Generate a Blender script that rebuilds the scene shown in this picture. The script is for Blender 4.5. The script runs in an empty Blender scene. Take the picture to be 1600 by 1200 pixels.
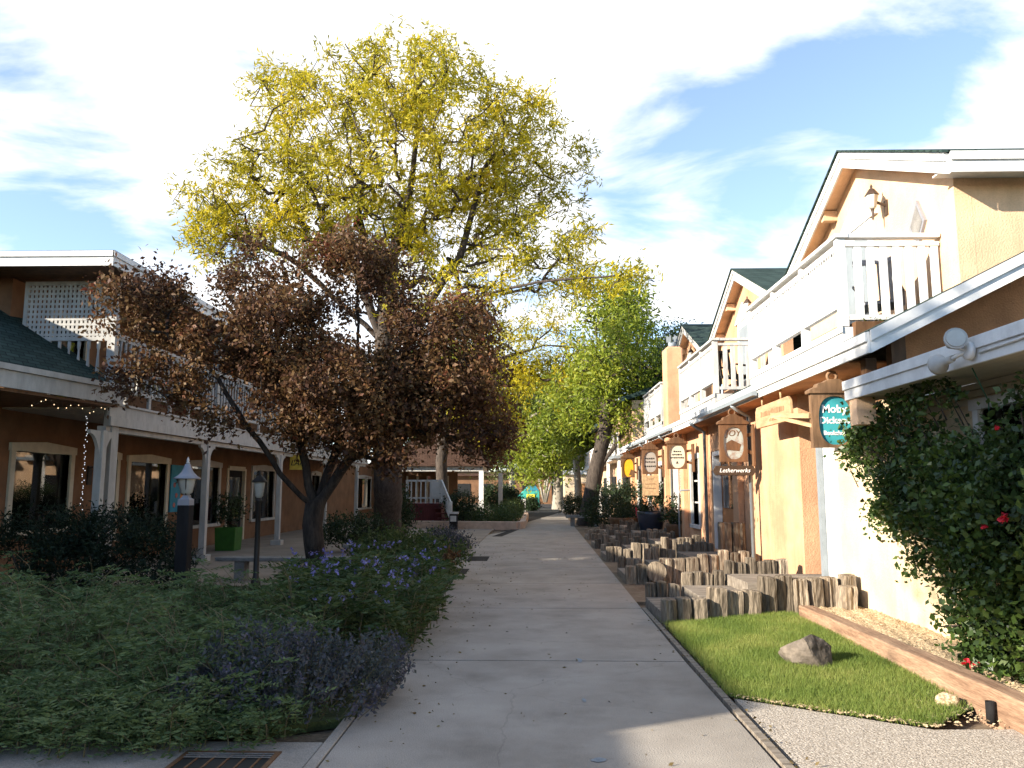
import bpy, bmesh, math, random
import numpy as np
from mathutils import Vector, Matrix
R = math.radians
C = bpy.context.scene.collection
scene = bpy.context.scene
random.seed(7)
rs = np.random.RandomState(11)

# ------------------------------------------------------------------ camera and measuring helpers
CAMH, FPX, PITCH, YAW = 1.6, 1250.0, R(7.52), R(1.45)
cam_d = bpy.data.cameras.new('camera'); cam = bpy.data.objects.new('camera', cam_d); C.objects.link(cam)
cam.location = (0, 0, CAMH); cam.rotation_euler = (math.pi/2+PITCH, 0, YAW)
cam_d.sensor_width = 36; cam_d.lens = FPX/1600*36; cam_d.clip_end = 3000; cam_d.clip_start = .05
scene.camera = cam
def ray(px, py):
    a, b = (px-800)/FPX, -(py-600)/FPX
    f = Vector((0, math.cos(PITCH), math.sin(PITCH))); u = Vector((0, -math.sin(PITCH), math.cos(PITCH)))
    d = f + Vector((1, 0, 0))*a + u*b
    return Matrix.Rotation(YAW, 3, 'Z') @ d
def G(px, py, z=0.):
    d = ray(px, py); t = (z-CAMH)/d.z
    return Vector((d.x*t, d.y*t, z))
def AY(px, py, y):
    d = ray(px, py); t = y/d.y
    return Vector((d.x*t, y, CAMH+d.z*t))
def AX(px, py, x):
    d = ray(px, py); t = x/d.x
    return Vector((x, d.y*t, CAMH+d.z*t))

# ------------------------------------------------------------------ materials
def node(nt, t, **kw):
    n = nt.nodes.new(t)
    for k, v in kw.items(): setattr(n, k, v)
    return n
def mat(name, col, rough=.8, var=.12, scale=6., bump=.0, bscale=40., spec=.3, metal=0., stretch=None, col2=None, thr=(.35, .65), fine=0., stain=0., cracks=0.):
    m = bpy.data.materials.new(name); m.use_nodes = True
    nt = m.node_tree; b = nt.nodes['Principled BSDF']
    b.inputs['Roughness'].default_value = rough; b.inputs['Metallic'].default_value = metal
    b.inputs['Specular IOR Level'].default_value = spec
    tc = node(nt, 'ShaderNodeTexCoord'); mp = node(nt, 'ShaderNodeMapping')
    nt.links.new(tc.outputs['Object'], mp.inputs[0])
    if stretch: mp.inputs['Scale'].default_value = stretch
    no = node(nt, 'ShaderNodeTexNoise'); no.inputs['Scale'].default_value = scale; no.inputs['Detail'].default_value = 7; no.inputs['Roughness'].default_value = .62
    nt.links.new(mp.outputs[0], no.inputs['Vector'])
    cr = node(nt, 'ShaderNodeValToRGB'); e = cr.color_ramp.elements
    e[0].position, e[1].position = thr
    c2 = col2 or tuple(min(1, c*(1+var)) for c in col)
    c1 = col if col2 else tuple(c*(1-var) for c in col)
    e[0].color = (*c1, 1); e[1].color = (*c2, 1)
    nt.links.new(no.outputs['Fac'], cr.inputs[0])
    out = cr.outputs[0]
    if fine:
        n3 = node(nt, 'ShaderNodeTexNoise'); n3.inputs['Scale'].default_value = bscale*1.7; n3.inputs['Detail'].default_value = 3
        nt.links.new(mp.outputs[0], n3.inputs['Vector'])
        mr = node(nt, 'ShaderNodeMapRange'); mr.inputs[1].default_value = .3; mr.inputs[2].default_value = .7; mr.inputs[3].default_value = 1-fine; mr.inputs[4].default_value = 1+fine
        nt.links.new(n3.outputs['Fac'], mr.inputs[0])
        mx = node(nt, 'ShaderNodeVectorMath', operation='SCALE'); nt.links.new(out, mx.inputs[0]); nt.links.new(mr.outputs[0], mx.inputs['Scale']); out = mx.outputs[0]
    def mul(src, fac):
        mx = node(nt, 'ShaderNodeVectorMath', operation='SCALE'); nt.links.new(src, mx.inputs[0]); nt.links.new(fac, mx.inputs['Scale']); return mx.outputs[0]
    if stain:      # runs and blotches of old dirt
        m2 = node(nt, 'ShaderNodeMapping'); m2.inputs['Scale'].default_value = (2.4, 2.4, .35) if not cracks else (1, 1, 1); nt.links.new(tc.outputs['Object'], m2.inputs[0])
        n4 = node(nt, 'ShaderNodeTexNoise'); n4.inputs['Scale'].default_value = 1.3; n4.inputs['Detail'].default_value = 6; n4.inputs['Roughness'].default_value = .65; nt.links.new(m2.outputs[0], n4.inputs['Vector'])
        r4 = node(nt, 'ShaderNodeMapRange'); r4.inputs[1].default_value = .50; r4.inputs[2].default_value = .72; r4.inputs[3].default_value = 1; r4.inputs[4].default_value = 1-stain; nt.links.new(n4.outputs['Fac'], r4.inputs[0]); out = mul(out, r4.outputs[0])
    if cracks:
        n5 = node(nt, 'ShaderNodeTexNoise'); n5.inputs['Scale'].default_value = 2.2; n5.inputs['Detail'].default_value = 6; nt.links.new(tc.outputs['Object'], n5.inputs['Vector'])
        va = node(nt, 'ShaderNodeMix', data_type='VECTOR'); va.inputs[0].default_value = .28; nt.links.new(tc.outputs['Object'], va.inputs[4]); nt.links.new(n5.outputs['Color'], va.inputs[5])
        vo = node(nt, 'ShaderNodeTexVoronoi', feature='DISTANCE_TO_EDGE'); vo.inputs['Scale'].default_value = .62; nt.links.new(va.outputs[1], vo.inputs['Vector'])
        r5 = node(nt, 'ShaderNodeMapRange'); r5.inputs[1].default_value = .0; r5.inputs[2].default_value = .004; r5.inputs[3].default_value = 1-cracks; r5.inputs[4].default_value = 1; nt.links.new(vo.outputs['Distance'], r5.inputs[0]); out = mul(out, r5.outputs[0])
    nt.links.new(out, b.inputs['Base Color'])
    if bump:
        n2 = node(nt, 'ShaderNodeTexNoise'); n2.inputs['Scale'].default_value = bscale; n2.inputs['Detail'].default_value = 5
        nt.links.new(mp.outputs[0], n2.inputs['Vector'])
        bp = node(nt, 'ShaderNodeBump'); bp.inputs['Strength'].default_value = bump; bp.inputs['Distance'].default_value = .02
        nt.links.new(n2.outputs['Fac'], bp.inputs['Height']); nt.links.new(bp.outputs[0], b.inputs['Normal'])
    return m
def vary(m, lo, hi):
    """each separate piece gets its own shade of the material"""
    nt = m.node_tree; b = nt.nodes['Principled BSDF']; src = b.inputs['Base Color'].links[0].from_socket
    oi = node(nt, 'ShaderNodeObjectInfo'); mr = node(nt, 'ShaderNodeMapRange'); mr.inputs[3].default_value = lo; mr.inputs[4].default_value = hi
    nt.links.new(oi.outputs['Random'], mr.inputs[0]); mx = node(nt, 'ShaderNodeVectorMath', operation='SCALE')
    nt.links.new(src, mx.inputs[0]); nt.links.new(mr.outputs[0], mx.inputs['Scale']); nt.links.new(mx.outputs[0], b.inputs['Base Color']); return m
def leafmat(name, cols, trans=.35, rough=.5, spec=.3, cl=1.2):
    """leaf colours spread leaf by leaf and clump by clump"""
    m = bpy.data.materials.new(name); m.use_nodes = True
    nt = m.node_tree; b = nt.nodes['Principled BSDF']; o = nt.nodes['Material Output']
    g = node(nt, 'ShaderNodeNewGeometry'); tc = node(nt, 'ShaderNodeTexCoord')
    no = node(nt, 'ShaderNodeTexNoise'); no.inputs['Scale'].default_value = cl; no.inputs['Detail'].default_value = 2
    nt.links.new(tc.outputs['Object'], no.inputs['Vector'])
    ad = node(nt, 'ShaderNodeMath', operation='MULTIPLY_ADD'); ad.inputs[1].default_value = 1.5; ad.inputs[2].default_value = -.5
    nt.links.new(no.outputs['Fac'], ad.inputs[0])
    a2 = node(nt, 'ShaderNodeMath', operation='MULTIPLY_ADD'); a2.inputs[1].default_value = .5
    nt.links.new(g.outputs['Random Per Island'], a2.inputs[0]); nt.links.new(ad.outputs[0], a2.inputs[2])
    cr = node(nt, 'ShaderNodeValToRGB'); e = cr.color_ramp.elements
    while len(e) < len(cols): e.new(.5)
    for i, c in enumerate(cols): e[i].position = i/(len(cols)-1); e[i].color = (*c, 1)
    nt.links.new(a2.outputs[0], cr.inputs[0])
    nt.links.new(cr.outputs[0], b.inputs['Base Color']); b.inputs['Roughness'].default_value = rough; b.inputs['Specular IOR Level'].default_value = spec
    t = node(nt, 'ShaderNodeBsdfTranslucent'); nt.links.new(cr.outputs[0], t.inputs[0])
    mx = node(nt, 'ShaderNodeMixShader'); mx.inputs[0].default_value = trans
    nt.links.new(b.outputs[0], mx.inputs[1]); nt.links.new(t.outputs[0], mx.inputs[2]); nt.links.new(mx.outputs[0], o.inputs[0])
    return m
def shingle(name, c1, c2, rowh=.14):
    m = bpy.data.materials.new(name); m.use_nodes = True
    nt = m.node_tree; b = nt.nodes['Principled BSDF']; b.inputs['Roughness'].default_value = .9; b.inputs['Specular IOR Level'].default_value = .15
    tc = node(nt, 'ShaderNodeTexCoord'); sp = node(nt, 'ShaderNodeSeparateXYZ'); cb = node(nt, 'ShaderNodeCombineXYZ')
    nt.links.new(tc.outputs['Object'], sp.inputs[0])
    ad = node(nt, 'ShaderNodeMath', operation='ADD'); nt.links.new(sp.outputs[0], ad.inputs[0]); nt.links.new(sp.outputs[1], ad.inputs[1])
    mu = node(nt, 'ShaderNodeMath', operation='MULTIPLY'); mu.inputs[1].default_value = 2.0; nt.links.new(sp.outputs[2], mu.inputs[0])
    nt.links.new(ad.outputs[0], cb.inputs[0]); nt.links.new(mu.outputs[0], cb.inputs[1])
    br = node(nt, 'ShaderNodeTexBrick'); br.inputs['Scale'].default_value = 1; br.inputs['Brick Width'].default_value = .3; br.inputs['Row Height'].default_value = rowh; br.inputs['Mortar Size'].default_value = .012
    br.inputs['Color1'].default_value = (*c1, 1); br.inputs['Color2'].default_value = (*c2, 1); br.inputs['Mortar'].default_value = (*[c*.35 for c in c1], 1)
    nt.links.new(cb.outputs[0], br.inputs['Vector'])
    no = node(nt, 'ShaderNodeTexNoise'); no.inputs['Scale'].default_value = 3; no.inputs['Detail'].default_value = 8; nt.links.new(tc.outputs['Object'], no.inputs['Vector'])
    mr = node(nt, 'ShaderNodeMapRange'); mr.inputs[3].default_value = .6; mr.inputs[4].default_value = 1.35; nt.links.new(no.outputs['Fac'], mr.inputs[0])
    mx = node(nt, 'ShaderNodeVectorMath', operation='SCALE'); nt.links.new(br.outputs[0], mx.inputs[0]); nt.links.new(mr.outputs[0], mx.inputs['Scale'])
    nt.links.new(mx.outputs[0], b.inputs['Base Color'])
    return m
def glassmat(name, tint=(.85, .9, .9), refl=.10):
    m = bpy.data.materials.new(name); m.use_nodes = True
    nt = m.node_tree; o = nt.nodes['Material Output']; nt.nodes.remove(nt.nodes['Principled BSDF'])
    t = node(nt, 'ShaderNodeBsdfTransparent'); t.inputs[0].default_value = (*tint, 1)
    g = node(nt, 'ShaderNodeBsdfGlossy'); g.inputs['Roughness'].default_value = .02
    fr = node(nt, 'ShaderNodeFresnel'); fr.inputs[0].default_value = 1.5
    ad = node(nt, 'ShaderNodeMath', operation='ADD'); ad.inputs[1].default_value = refl-.04; nt.links.new(fr.outputs[0], ad.inputs[0])
    mx = node(nt, 'ShaderNodeMixShader'); nt.links.new(ad.outputs[0], mx.inputs[0]); nt.links.new(t.outputs[0], mx.inputs[1]); nt.links.new(g.outputs[0], mx.inputs[2]); nt.links.new(mx.outputs[0], o.inputs[0])
    return m
def emit(name, col, s):
    m = bpy.data.materials.new(name); m.use_nodes = True
    b = m.node_tree.nodes['Principled BSDF']; b.inputs['Base Color'].default_value = (*col, 1)
    b.inputs['Emission Color'].default_value = (*col, 1); b.inputs['Emission Strength'].default_value = s
    return m

M = {}
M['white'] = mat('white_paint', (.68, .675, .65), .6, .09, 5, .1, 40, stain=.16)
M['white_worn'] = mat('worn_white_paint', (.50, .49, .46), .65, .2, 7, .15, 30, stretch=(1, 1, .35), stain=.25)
M['shade_white'] = mat('shade_darkened_white', (.40, .39, .36), .65, .14, 7, .12, 30, stretch=(1, 1, .35))  # white paint with shade darkened into it, mainly for the left gallery
M['trim'] = mat('cream_trim', (.50, .45, .34), .6, .10, 5, .05)
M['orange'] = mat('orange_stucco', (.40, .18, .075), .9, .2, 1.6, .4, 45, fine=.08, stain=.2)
M['brown'] = mat('shade_darkened_brown_stucco', (.175, .092, .048), .9, .22, 1.6, .3, 45, fine=.08)  # brown stucco, darkened further to carry the shade under the gallery
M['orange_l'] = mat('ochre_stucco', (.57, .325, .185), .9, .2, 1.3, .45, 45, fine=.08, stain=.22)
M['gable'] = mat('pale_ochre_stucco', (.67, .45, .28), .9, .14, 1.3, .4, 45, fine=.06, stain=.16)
M['cream'] = mat('cream_stucco', (.62, .49, .315), .9, .14, 1.4, .45, 45, fine=.06, stain=.18)
M['siding'] = mat('cream_siding', (.52, .47, .36), .7, .06, 3, .04)
M['brownwood'] = mat('brown_wood', (.13, .065, .03), .65, .3, 9, .15, 30, stretch=(1, 1, .2))
M['signwood'] = mat('sign_wood', (.20, .115, .06), .6, .35, 12, .2, 40, stretch=(1, 1, .18))
M['palewood'] = mat('pale_sign_wood', (.42, .28, .15), .7, .25, 12, .2, 40, stretch=(1, .25, 1))
M['timber'] = mat('weathered_timber', (.065, .050, .036), .94, .6, 17, 1.0, 30, stretch=(1.3, 1.3, .16), col2=(.29, .235, .17), thr=(.30, .70), fine=.4)
vary(M['timber'], .55, 1.45)
M['tread'] = mat('weathered_tread', (.13, .105, .08), .9, .5, 9, .5, 30, stretch=(.3, 1.6, 1), col2=(.30, .26, .21))
M['beam'] = mat('red_brown_timber', (.20, .115, .07), .85, .3, 6, .4, 30, stretch=(2.5, .25, 2.5), col2=(.36, .235, .15), fine=.25)
M['concrete'] = mat('path_concrete', (.255, .226, .19), .9, .18, 1.1, .35, 90, col2=(.37, .333, .285), thr=(.3, .7), fine=.3, stain=.26, cracks=.2)
M['concrete2'] = mat('plaza_concrete', (.20, .165, .13), .9, .2, 1.1, .2, 70, col2=(.28, .235, .19), fine=.15)
M['aggregate'] = mat('exposed_aggregate', (.25, .21, .165), .9, .5, 85, .8, 70, col2=(.56, .50, .42), thr=(.40, .60), fine=.3)
M['kerb'] = mat('pinkish_kerb', (.52, .37, .27), .9, .15, 4, .15)
M['dirt'] = mat('dirt', (.12, .085, .055), .95, .4, 2, .4, 20, col2=(.2, .15, .10), fine=.3)
M['gravel'] = mat('tan_gravel', (.26, .18, .10), .95, .5, 48, .9, 45, col2=(.62, .48, .30), thr=(.36, .62), fine=.3)
M['turf'] = mat('turf_soil', (.05, .065, .022), .95, .4, 8, .4, 40, fine=.3)
M['rock'] = mat('boulder', (.075, .062, .05), .9, .4, 5, .8, 14, col2=(.20, .165, .13), thr=(.35, .7), fine=.2)
M['stone'] = mat('grey_stone', (.20, .19, .175), .9, .2, 6, .3, 40, fine=.15)
M['roof'] = shingle('green_shingle', (.022, .042, .036), (.040, .066, .058))
M['roof2'] = shingle('brown_shingle', (.07, .04, .03), (.10, .06, .045))
M['darkroof'] = mat('dark_roofing', (.02, .018, .016), .9, .4, 6, .3)
M['metal_grey'] = mat('grey_metal', (.22, .25, .27), .45, .1, 5, spec=.5)
M['pale_metal'] = mat('pale_grey_metal', (.24, .245, .27), .45, .08, 6, spec=.5)
M['darkpost'] = mat('dark_post', (.019, .018, .018), .85, .3, 10, .2, spec=.12, stretch=(1, 1, .2))
M['iron'] = mat('black_iron', (.02, .017, .015), .55, .2, 8, spec=.5)
M['bronze'] = mat('bronze_lantern', (.055, .032, .02), .5, .2, 10, spec=.5)
M['bark'] = mat('dark_bark', (.035, .027, .022), .95, .5, 9, .9, 22, stretch=(1.5, 1.5, .3), col2=(.085, .066, .052), fine=.3)
M['bark_d'] = mat('blackish_bark', (.018, .014, .012), .95, .5, 9, .9, 22, stretch=(1.5, 1.5, .3), col2=(.05, .040, .033), fine=.3)
M['bark_l'] = mat('brown_bark', (.10, .06, .035), .95, .5, 8, .9, 22, stretch=(1.5, 1.5, .25), col2=(.24, .14, .07), fine=.3)
M['bark_g'] = mat('grey_bark', (.22, .19, .15), .95, .4, 8, .6, 22, stretch=(1.5, 1.5, .3), col2=(.36, .32, .26))
M['glass'] = glassmat('window_glass')
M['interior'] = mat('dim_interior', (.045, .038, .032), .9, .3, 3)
M['lampglass'] = mat('frosted_lamp_glass', (.42, .42, .38), .25, .1, 6, spec=.5)
M['teal'] = mat('teal_panel', (.05, .33, .36), .5, .06, 4)
M['letter_w'] = mat('white_lettering', (.8, .8, .78), .5, .02)
M['letter_d'] = mat('dark_lettering', (.035, .028, .022), .6, .1)
M['letter_b'] = mat('carved_lettering', (.27, .17, .09), .7, .1)
M['oval_cream'] = mat('cream_panel', (.60, .56, .42), .5, .1, 6)
M['oval_grey'] = mat('grey_panel', (.33, .30, .26), .6, .1, 6)
M['oval_yellow'] = mat('yellow_panel', (.80, .40, .02), .5, .1, 6)
M['oval_art'] = mat('painted_panel', (.27, .21, .17), .5, .3, 5, col2=(.36, .40, .37), thr=(.45, .55))
M['signdark'] = mat('dark_sign_board', (.055, .035, .022), .5, .3, 10)
M['gold'] = mat('yellow_board', (.50, .36, .05), .6, .15, 8)
M['poster'] = mat('turquoise_board', (.03, .22, .32), .6, .15, 5)
M['poster_o'] = mat('orange_paint', (.52, .22, .05), .6, .15, 5)
M['poster_p'] = mat('pink_paint', (.40, .14, .12), .6, .1, 5)
M['black'] = mat('black_paint', (.012, .012, .012), .6, .1)
M['greenpot'] = mat('green_planter', (.03, .11, .015), .5, .15, 5)
M['bark_m'] = mat('warm_bark', (.05, .036, .027), .95, .5, 8, .9, 22, stretch=(1.5, 1.5, .25), col2=(.125, .08, .05), fine=.3)
M['bluepaint'] = mat('worn_blue_marking', (.22, .25, .27), .9, .2, 20, fine=.2)
M['joint'] = mat('joint_filler', (.03, .026, .022), .95, .3, 8)
M['bluepot'] = mat('blue_glazed_pot', (.014, .022, .04), .3, .2, 5, spec=.6)
M['redstain'] = mat('dark_red_boards', (.10, .022, .022), .75, .25, 8, .1, stretch=(4, 4, .3))
M['tent'] = mat('teal_canvas', (.05, .36, .31), .7, .08, 3)
M['yellow'] = mat('yellow_print', (.75, .62, .04), .6, .05)
M['ac'] = mat('beige_metal', (.50, .49, .46), .6, .05)
M['hose'] = mat('green_hose', (.03, .12, .07), .5, .1, 5)
M['tan'] = mat('tan_stucco', (.55, .42, .28), .9, .08, 1, .1)
M['chair_d'] = mat('dark_furniture', (.05, .045, .042), .6, .1)
M['rose'] = mat('red_petals', (.55, .02, .04), .6, .2, 20)
M['blueflower'] = leafmat('blue_petals', [(.13, .12, .34), (.19, .18, .43), (.28, .27, .53)], .3)
M['warm'] = emit('warm_bulb', (1, .7, .4), 1.2)
M['coolbulb'] = emit('cool_bulb', (.9, .95, 1), .5)
M['shoplight'] = emit('shop_lamp', (1, .82, .55), 5)
# foliage
M['L_locust'] = leafmat('yellow_green_leaves', [(.12, .12, .011), (.33, .30, .016), (.52, .43, .021), (.68, .51, .03)], .45, .5, cl=.55)
M['L_plum'] = leafmat('purple_brown_leaves', [(.030, .017, .012), (.085, .038, .020), (.15, .092, .036), (.18, .050, .032)], .28, .55, .2, cl=.9)
M['L_green'] = leafmat('green_leaves', [(.05, .085, .016), (.10, .14, .024), (.20, .21, .035)], .35, .5, cl=.5)
M['L_ygreen'] = leafmat('light_green_leaves', [(.10, .15, .016), (.20, .25, .024), (.36, .36, .035)], .4, .5, cl=.5)
M['L_olive'] = leafmat('olive_leaves', [(.045, .060, .018), (.09, .105, .03), (.15, .15, .045)], .35, .5, cl=.5)
M['L_rose'] = leafmat('rose_leaves', [(.022, .044, .012), (.046, .084, .020), (.13, .19, .03)], .3, .4, .4, cl=2.2)
M['L_fern'] = leafmat('feathery_leaves', [(.050, .088, .030), (.105, .160, .058), (.17, .225, .088)], .35, .55, cl=1.5)
M['L_juniper'] = leafmat('juniper_leaves', [(.007, .015, .007), (.012, .024, .010), (.022, .036, .014)], .15, .7, cl=2)
M['L_catmint'] = leafmat('grey_purple_leaves', [(.045, .060, .050), (.075, .082, .082), (.10, .09, .15)], .25, .6, cl=4)
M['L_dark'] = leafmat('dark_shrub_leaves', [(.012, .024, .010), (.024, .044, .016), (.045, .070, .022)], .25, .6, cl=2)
M['L_bed'] = leafmat('bed_leaves', [(.026, .052, .016), (.055, .088, .024), (.10, .12, .035)], .3, .6, cl=2)
M['L_grass'] = leafmat('grass_blades', [(.11, .175, .034), (.20, .27, .055), (.36, .37, .11)], .45, .55, cl=1.5)
M['L_litter'] = leafmat('dry_leaf', [(.07, .045, .02), (.14, .10, .04), (.24, .19, .07)], .1, .8)
M['stem'] = mat('dry_stems', (.15, .13, .07), .9, .3, 8)
# ------------------------------------------------------------------ object helpers
ORG = {}
def tag(o, label=None, cat=None, group=None, kind=None):
    for k, v in (('label', label), ('category', cat), ('group', group), ('kind', kind)):
        if v: o[k] = v
    return o
def thing(name, loc, label, cat, group=None):
    o = bpy.data.objects.new(name, None); o.empty_display_size = .2; C.objects.link(o)
    o.location = loc; ORG[o] = Vector(loc)
    return tag(o, label, cat, group)
def link(name, me, m=None, parent=None):
    o = bpy.data.objects.new(name, me); C.objects.link(o)
    if m is not None and not me.materials: me.materials.append(m)
    if parent is not None:
        o.parent = parent; ORG[o] = ORG[parent]
    else: ORG[o] = Vector((0, 0, 0))
    return o
class MB:
    def __init__(s): s.v = []; s.f = []; s.sm = []
    def add(s, vs, fs, smooth=False):
        n = len(s.v); s.v += [tuple(v) for v in vs]; s.f += [tuple(i+n for i in f) for f in fs]; s.sm += [smooth]*len(fs); return s
    def box(s, x0, x1, y0, y1, z0, z1):
        if x0 > x1: x0, x1 = x1, x0
        if y0 > y1: y0, y1 = y1, y0
        if z0 > z1: z0, z1 = z1, z0
        return s.add([(x0,y0,z0),(x1,y0,z0),(x1,y1,z0),(x0,y1,z0),(x0,y0,z1),(x1,y0,z1),(x1,y1,z1),(x0,y1,z1)],
              [(0,3,2,1),(4,5,6,7),(0,1,5,4),(1,2,6,5),(2,3,7,6),(3,0,4,7)])
    def prism(s, poly, axis, a, b):
        """poly in the two other axes (in x,y,z order), extruded along axis from a to b"""
        n = len(poly)
        def P(p, t):
            return {'x': (t, p[0], p[1]), 'y': (p[0], t, p[1]), 'z': (p[0], p[1], t)}[axis]
        vs = [P(p, a) for p in poly]+[P(p, b) for p in poly]
        fs = [tuple(range(n)), tuple(range(2*n-1, n-1, -1))]+[(i, i+n, (i+1) % n+n, (i+1) % n) for i in range(n)]
        return s.add(vs, fs)
    def bar(s, p, q, w, h, up=(0, 0, 1)):
        p, q = Vector(p), Vector(q); d = (q-p).normalized(); u = Vector(up)
        if abs(d.dot(u)) > .98: u = Vector((1, 0, 0))
        sd = d.cross(u).normalized()*w/2; u = sd.cross(d).normalized()*h/2
        vs = [p-sd-u, p+sd-u, p+sd+u, p-sd+u, q-sd-u, q+sd-u, q+sd+u, q-sd+u]
        return s.add(vs, [(0,1,2,3),(7,6,5,4),(0,4,5,1),(1,5,6,2),(2,6,7,3),(3,7,4,0)])
    def tube(s, pts, rad, n=8, cap=True):
        pts = [Vector(p) for p in pts]
        if not hasattr(rad, '__len__'): rad = [rad]*len(pts)
        u = None; vs = []
        for i, p in enumerate(pts):
            d = (pts[min(i+1, len(pts)-1)]-pts[max(i-1, 0)]).normalized()
            if u is None:
                u = d.orthogonal().normalized()
            else:
                u = (u-d*u.dot(d)); u = u.normalized() if u.length > 1e-6 else d.orthogonal().normalized()
            w = d.cross(u)
            for k in range(n):
                a = 2*math.pi*k/n; vs.append(p+(u*math.cos(a)+w*math.sin(a))*rad[i])
        fs = [(i*n+k, i*n+(k+1) % n, (i+1)*n+(k+1) % n, (i+1)*n+k) for i in range(len(pts)-1) for k in range(n)]
        s.add(vs, fs, True)
        if cap:
            m = len(s.v)-len(vs); s.f += [tuple(m+k for k in range(n-1, -1, -1)), tuple(m+(len(pts)-1)*n+k for k in range(n))]; s.sm += [False]*2
        return s
    def lathe(s, prof, c=(0, 0, 0), n=16, axis='z', square=False):
        vs = []; c = Vector(c)
        for r, h in prof:
            for k in range(n):
                a = 2*math.pi*(k+.5)/n; x, y = r*math.cos(a), r*math.sin(a)
                v = {'z': (x, y, h), 'y': (x, h, y), 'x': (h, x, y)}[axis]
                vs.append(c+Vector(v))
        fs = [(i*n+k, i*n+(k+1) % n, (i+1)*n+(k+1) % n, (i+1)*n+k) for i in range(len(prof)-1) for k in range(n)]
        s.add(vs, fs, n > 6)
        m = len(s.v)-len(vs)
        s.f += [tuple(m+k for k in range(n-1, -1, -1)), tuple(m+(len(prof)-1)*n+k for k in range(n))]; s.sm += [False]*2
        return s
    def build(s, name, m, parent=None, bevel=0, tags=None, fixn=True):
        off = ORG[parent] if parent is not None else Vector((0, 0, 0))
        me = bpy.data.meshes.new(name); me.from_pydata([(v[0]-off.x, v[1]-off.y, v[2]-off.z) for v in s.v], [], s.f)
        me.polygons.foreach_set('use_smooth', s.sm)
        if fixn:
            bm = bmesh.new(); bm.from_mesh(me); bmesh.ops.recalc_face_normals(bm, faces=bm.faces); bm.to_mesh(me); bm.free()
        me.update()
        o = link(name, me, m, parent)
        if bevel:
            bv = o.modifiers.new('bevel', 'BEVEL'); bv.width = bevel; bv.segments = 2; bv.limit_method = 'ANGLE'; bv.angle_limit = R(50)
        return o
def text(body, size, m, parent, loc, name='lettering', face='-y', ext=.004, shear=0., align='CENTER', bold=0., sx=1.):
    cu = bpy.data.curves.new('t', 'FONT'); cu.body = body; cu.size = size; cu.extrude = ext; cu.align_x = align; cu.align_y = 'CENTER'; cu.shear = shear; cu.offset = bold; cu.resolution_u = 3
    to = bpy.data.objects.new('t', cu); C.objects.link(to)
    dg = bpy.context.evaluated_depsgraph_get(); me = bpy.data.meshes.new_from_object(to.evaluated_get(dg))
    bpy.data.objects.remove(to); bpy.data.curves.remove(cu)
    off = ORG[parent]; l = Vector(loc)
    for v in me.vertices:
        x, y, z = v.co.x*sx, v.co.y, v.co.z
        q = {'-y': (x, -z, y), '-x': (-z, -x, y), '+x': (z, x, y)}[face]
        v.co = Vector(q)+l-off
    me.name = name; me.materials.clear()
    return link(name, me, m, parent)

# ------------------------------------------------------------------ vegetation helpers
def unit(a): return a/np.maximum(np.linalg.norm(a, axis=1, keepdims=True), 1e-9)
def leaves(name, P, size, m, parent=None, aspect=.45, rng=rs, D=None, up=.0, droop=0., fold=.25, szvar=.5, off=None):
    """one mesh of small folded leaves; P (n,3) stalk points, D (n,3) preferred leaf directions"""
    P = np.asarray(P, float); n = len(P)
    if off is None: off = np.array(ORG[parent]) if parent is not None else np.zeros(3)
    d = rng.normal(size=(n, 3))
    if D is not None: d = d*.45+D*1.0
    d[:, 2] += up-droop
    d = unit(d); w = unit(np.cross(d, rng.normal(size=(n, 3)))); nn = np.cross(d, w)
    L = size*(1+rng.uniform(-szvar, szvar, n))[:, None]; W = L*aspect*.5
    v0 = P; v2 = P+d*L; md = P+d*L*.45+nn*L*0
    v1 = md+w*W+nn*W*fold; v3 = md-w*W+nn*W*fold
    V = np.stack([v0, v1, v2, v3], 1).reshape(-1, 3)-off
    me = bpy.data.meshes.new(name)
    me.vertices.add(4*n); me.vertices.foreach_set('co', V.astype(np.float32).ravel())
    me.loops.add(4*n); me.loops.foreach_set('vertex_index', np.arange(4*n, dtype=np.int32))
    me.polygons.add(n); me.polygons.foreach_set('loop_start', np.arange(0, 4*n, 4, dtype=np.int32)); me.polygons.foreach_set('loop_total', np.full(n, 4, np.int32))
    me.update(calc_edges=True)
    return link(name, me, m, parent)
def inell(ells, n, rng, shell=0.):
    """n random points in a union of ellipsoids (c, r)"""
    vol = np.array([e[1][0]*e[1][1]*e[1][2] for e in ells]); pick = rng.choice(len(ells), n, p=vol/vol.sum())
    d = unit(rng.normal(size=(n, 3))); r = rng.uniform(shell**3, 1, n)**(1/3)
    c = np.array([e[0] for e in ells])[pick]; s = np.array([e[1] for e in ells])[pick]
    return c+d*r[:, None]*s
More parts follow.
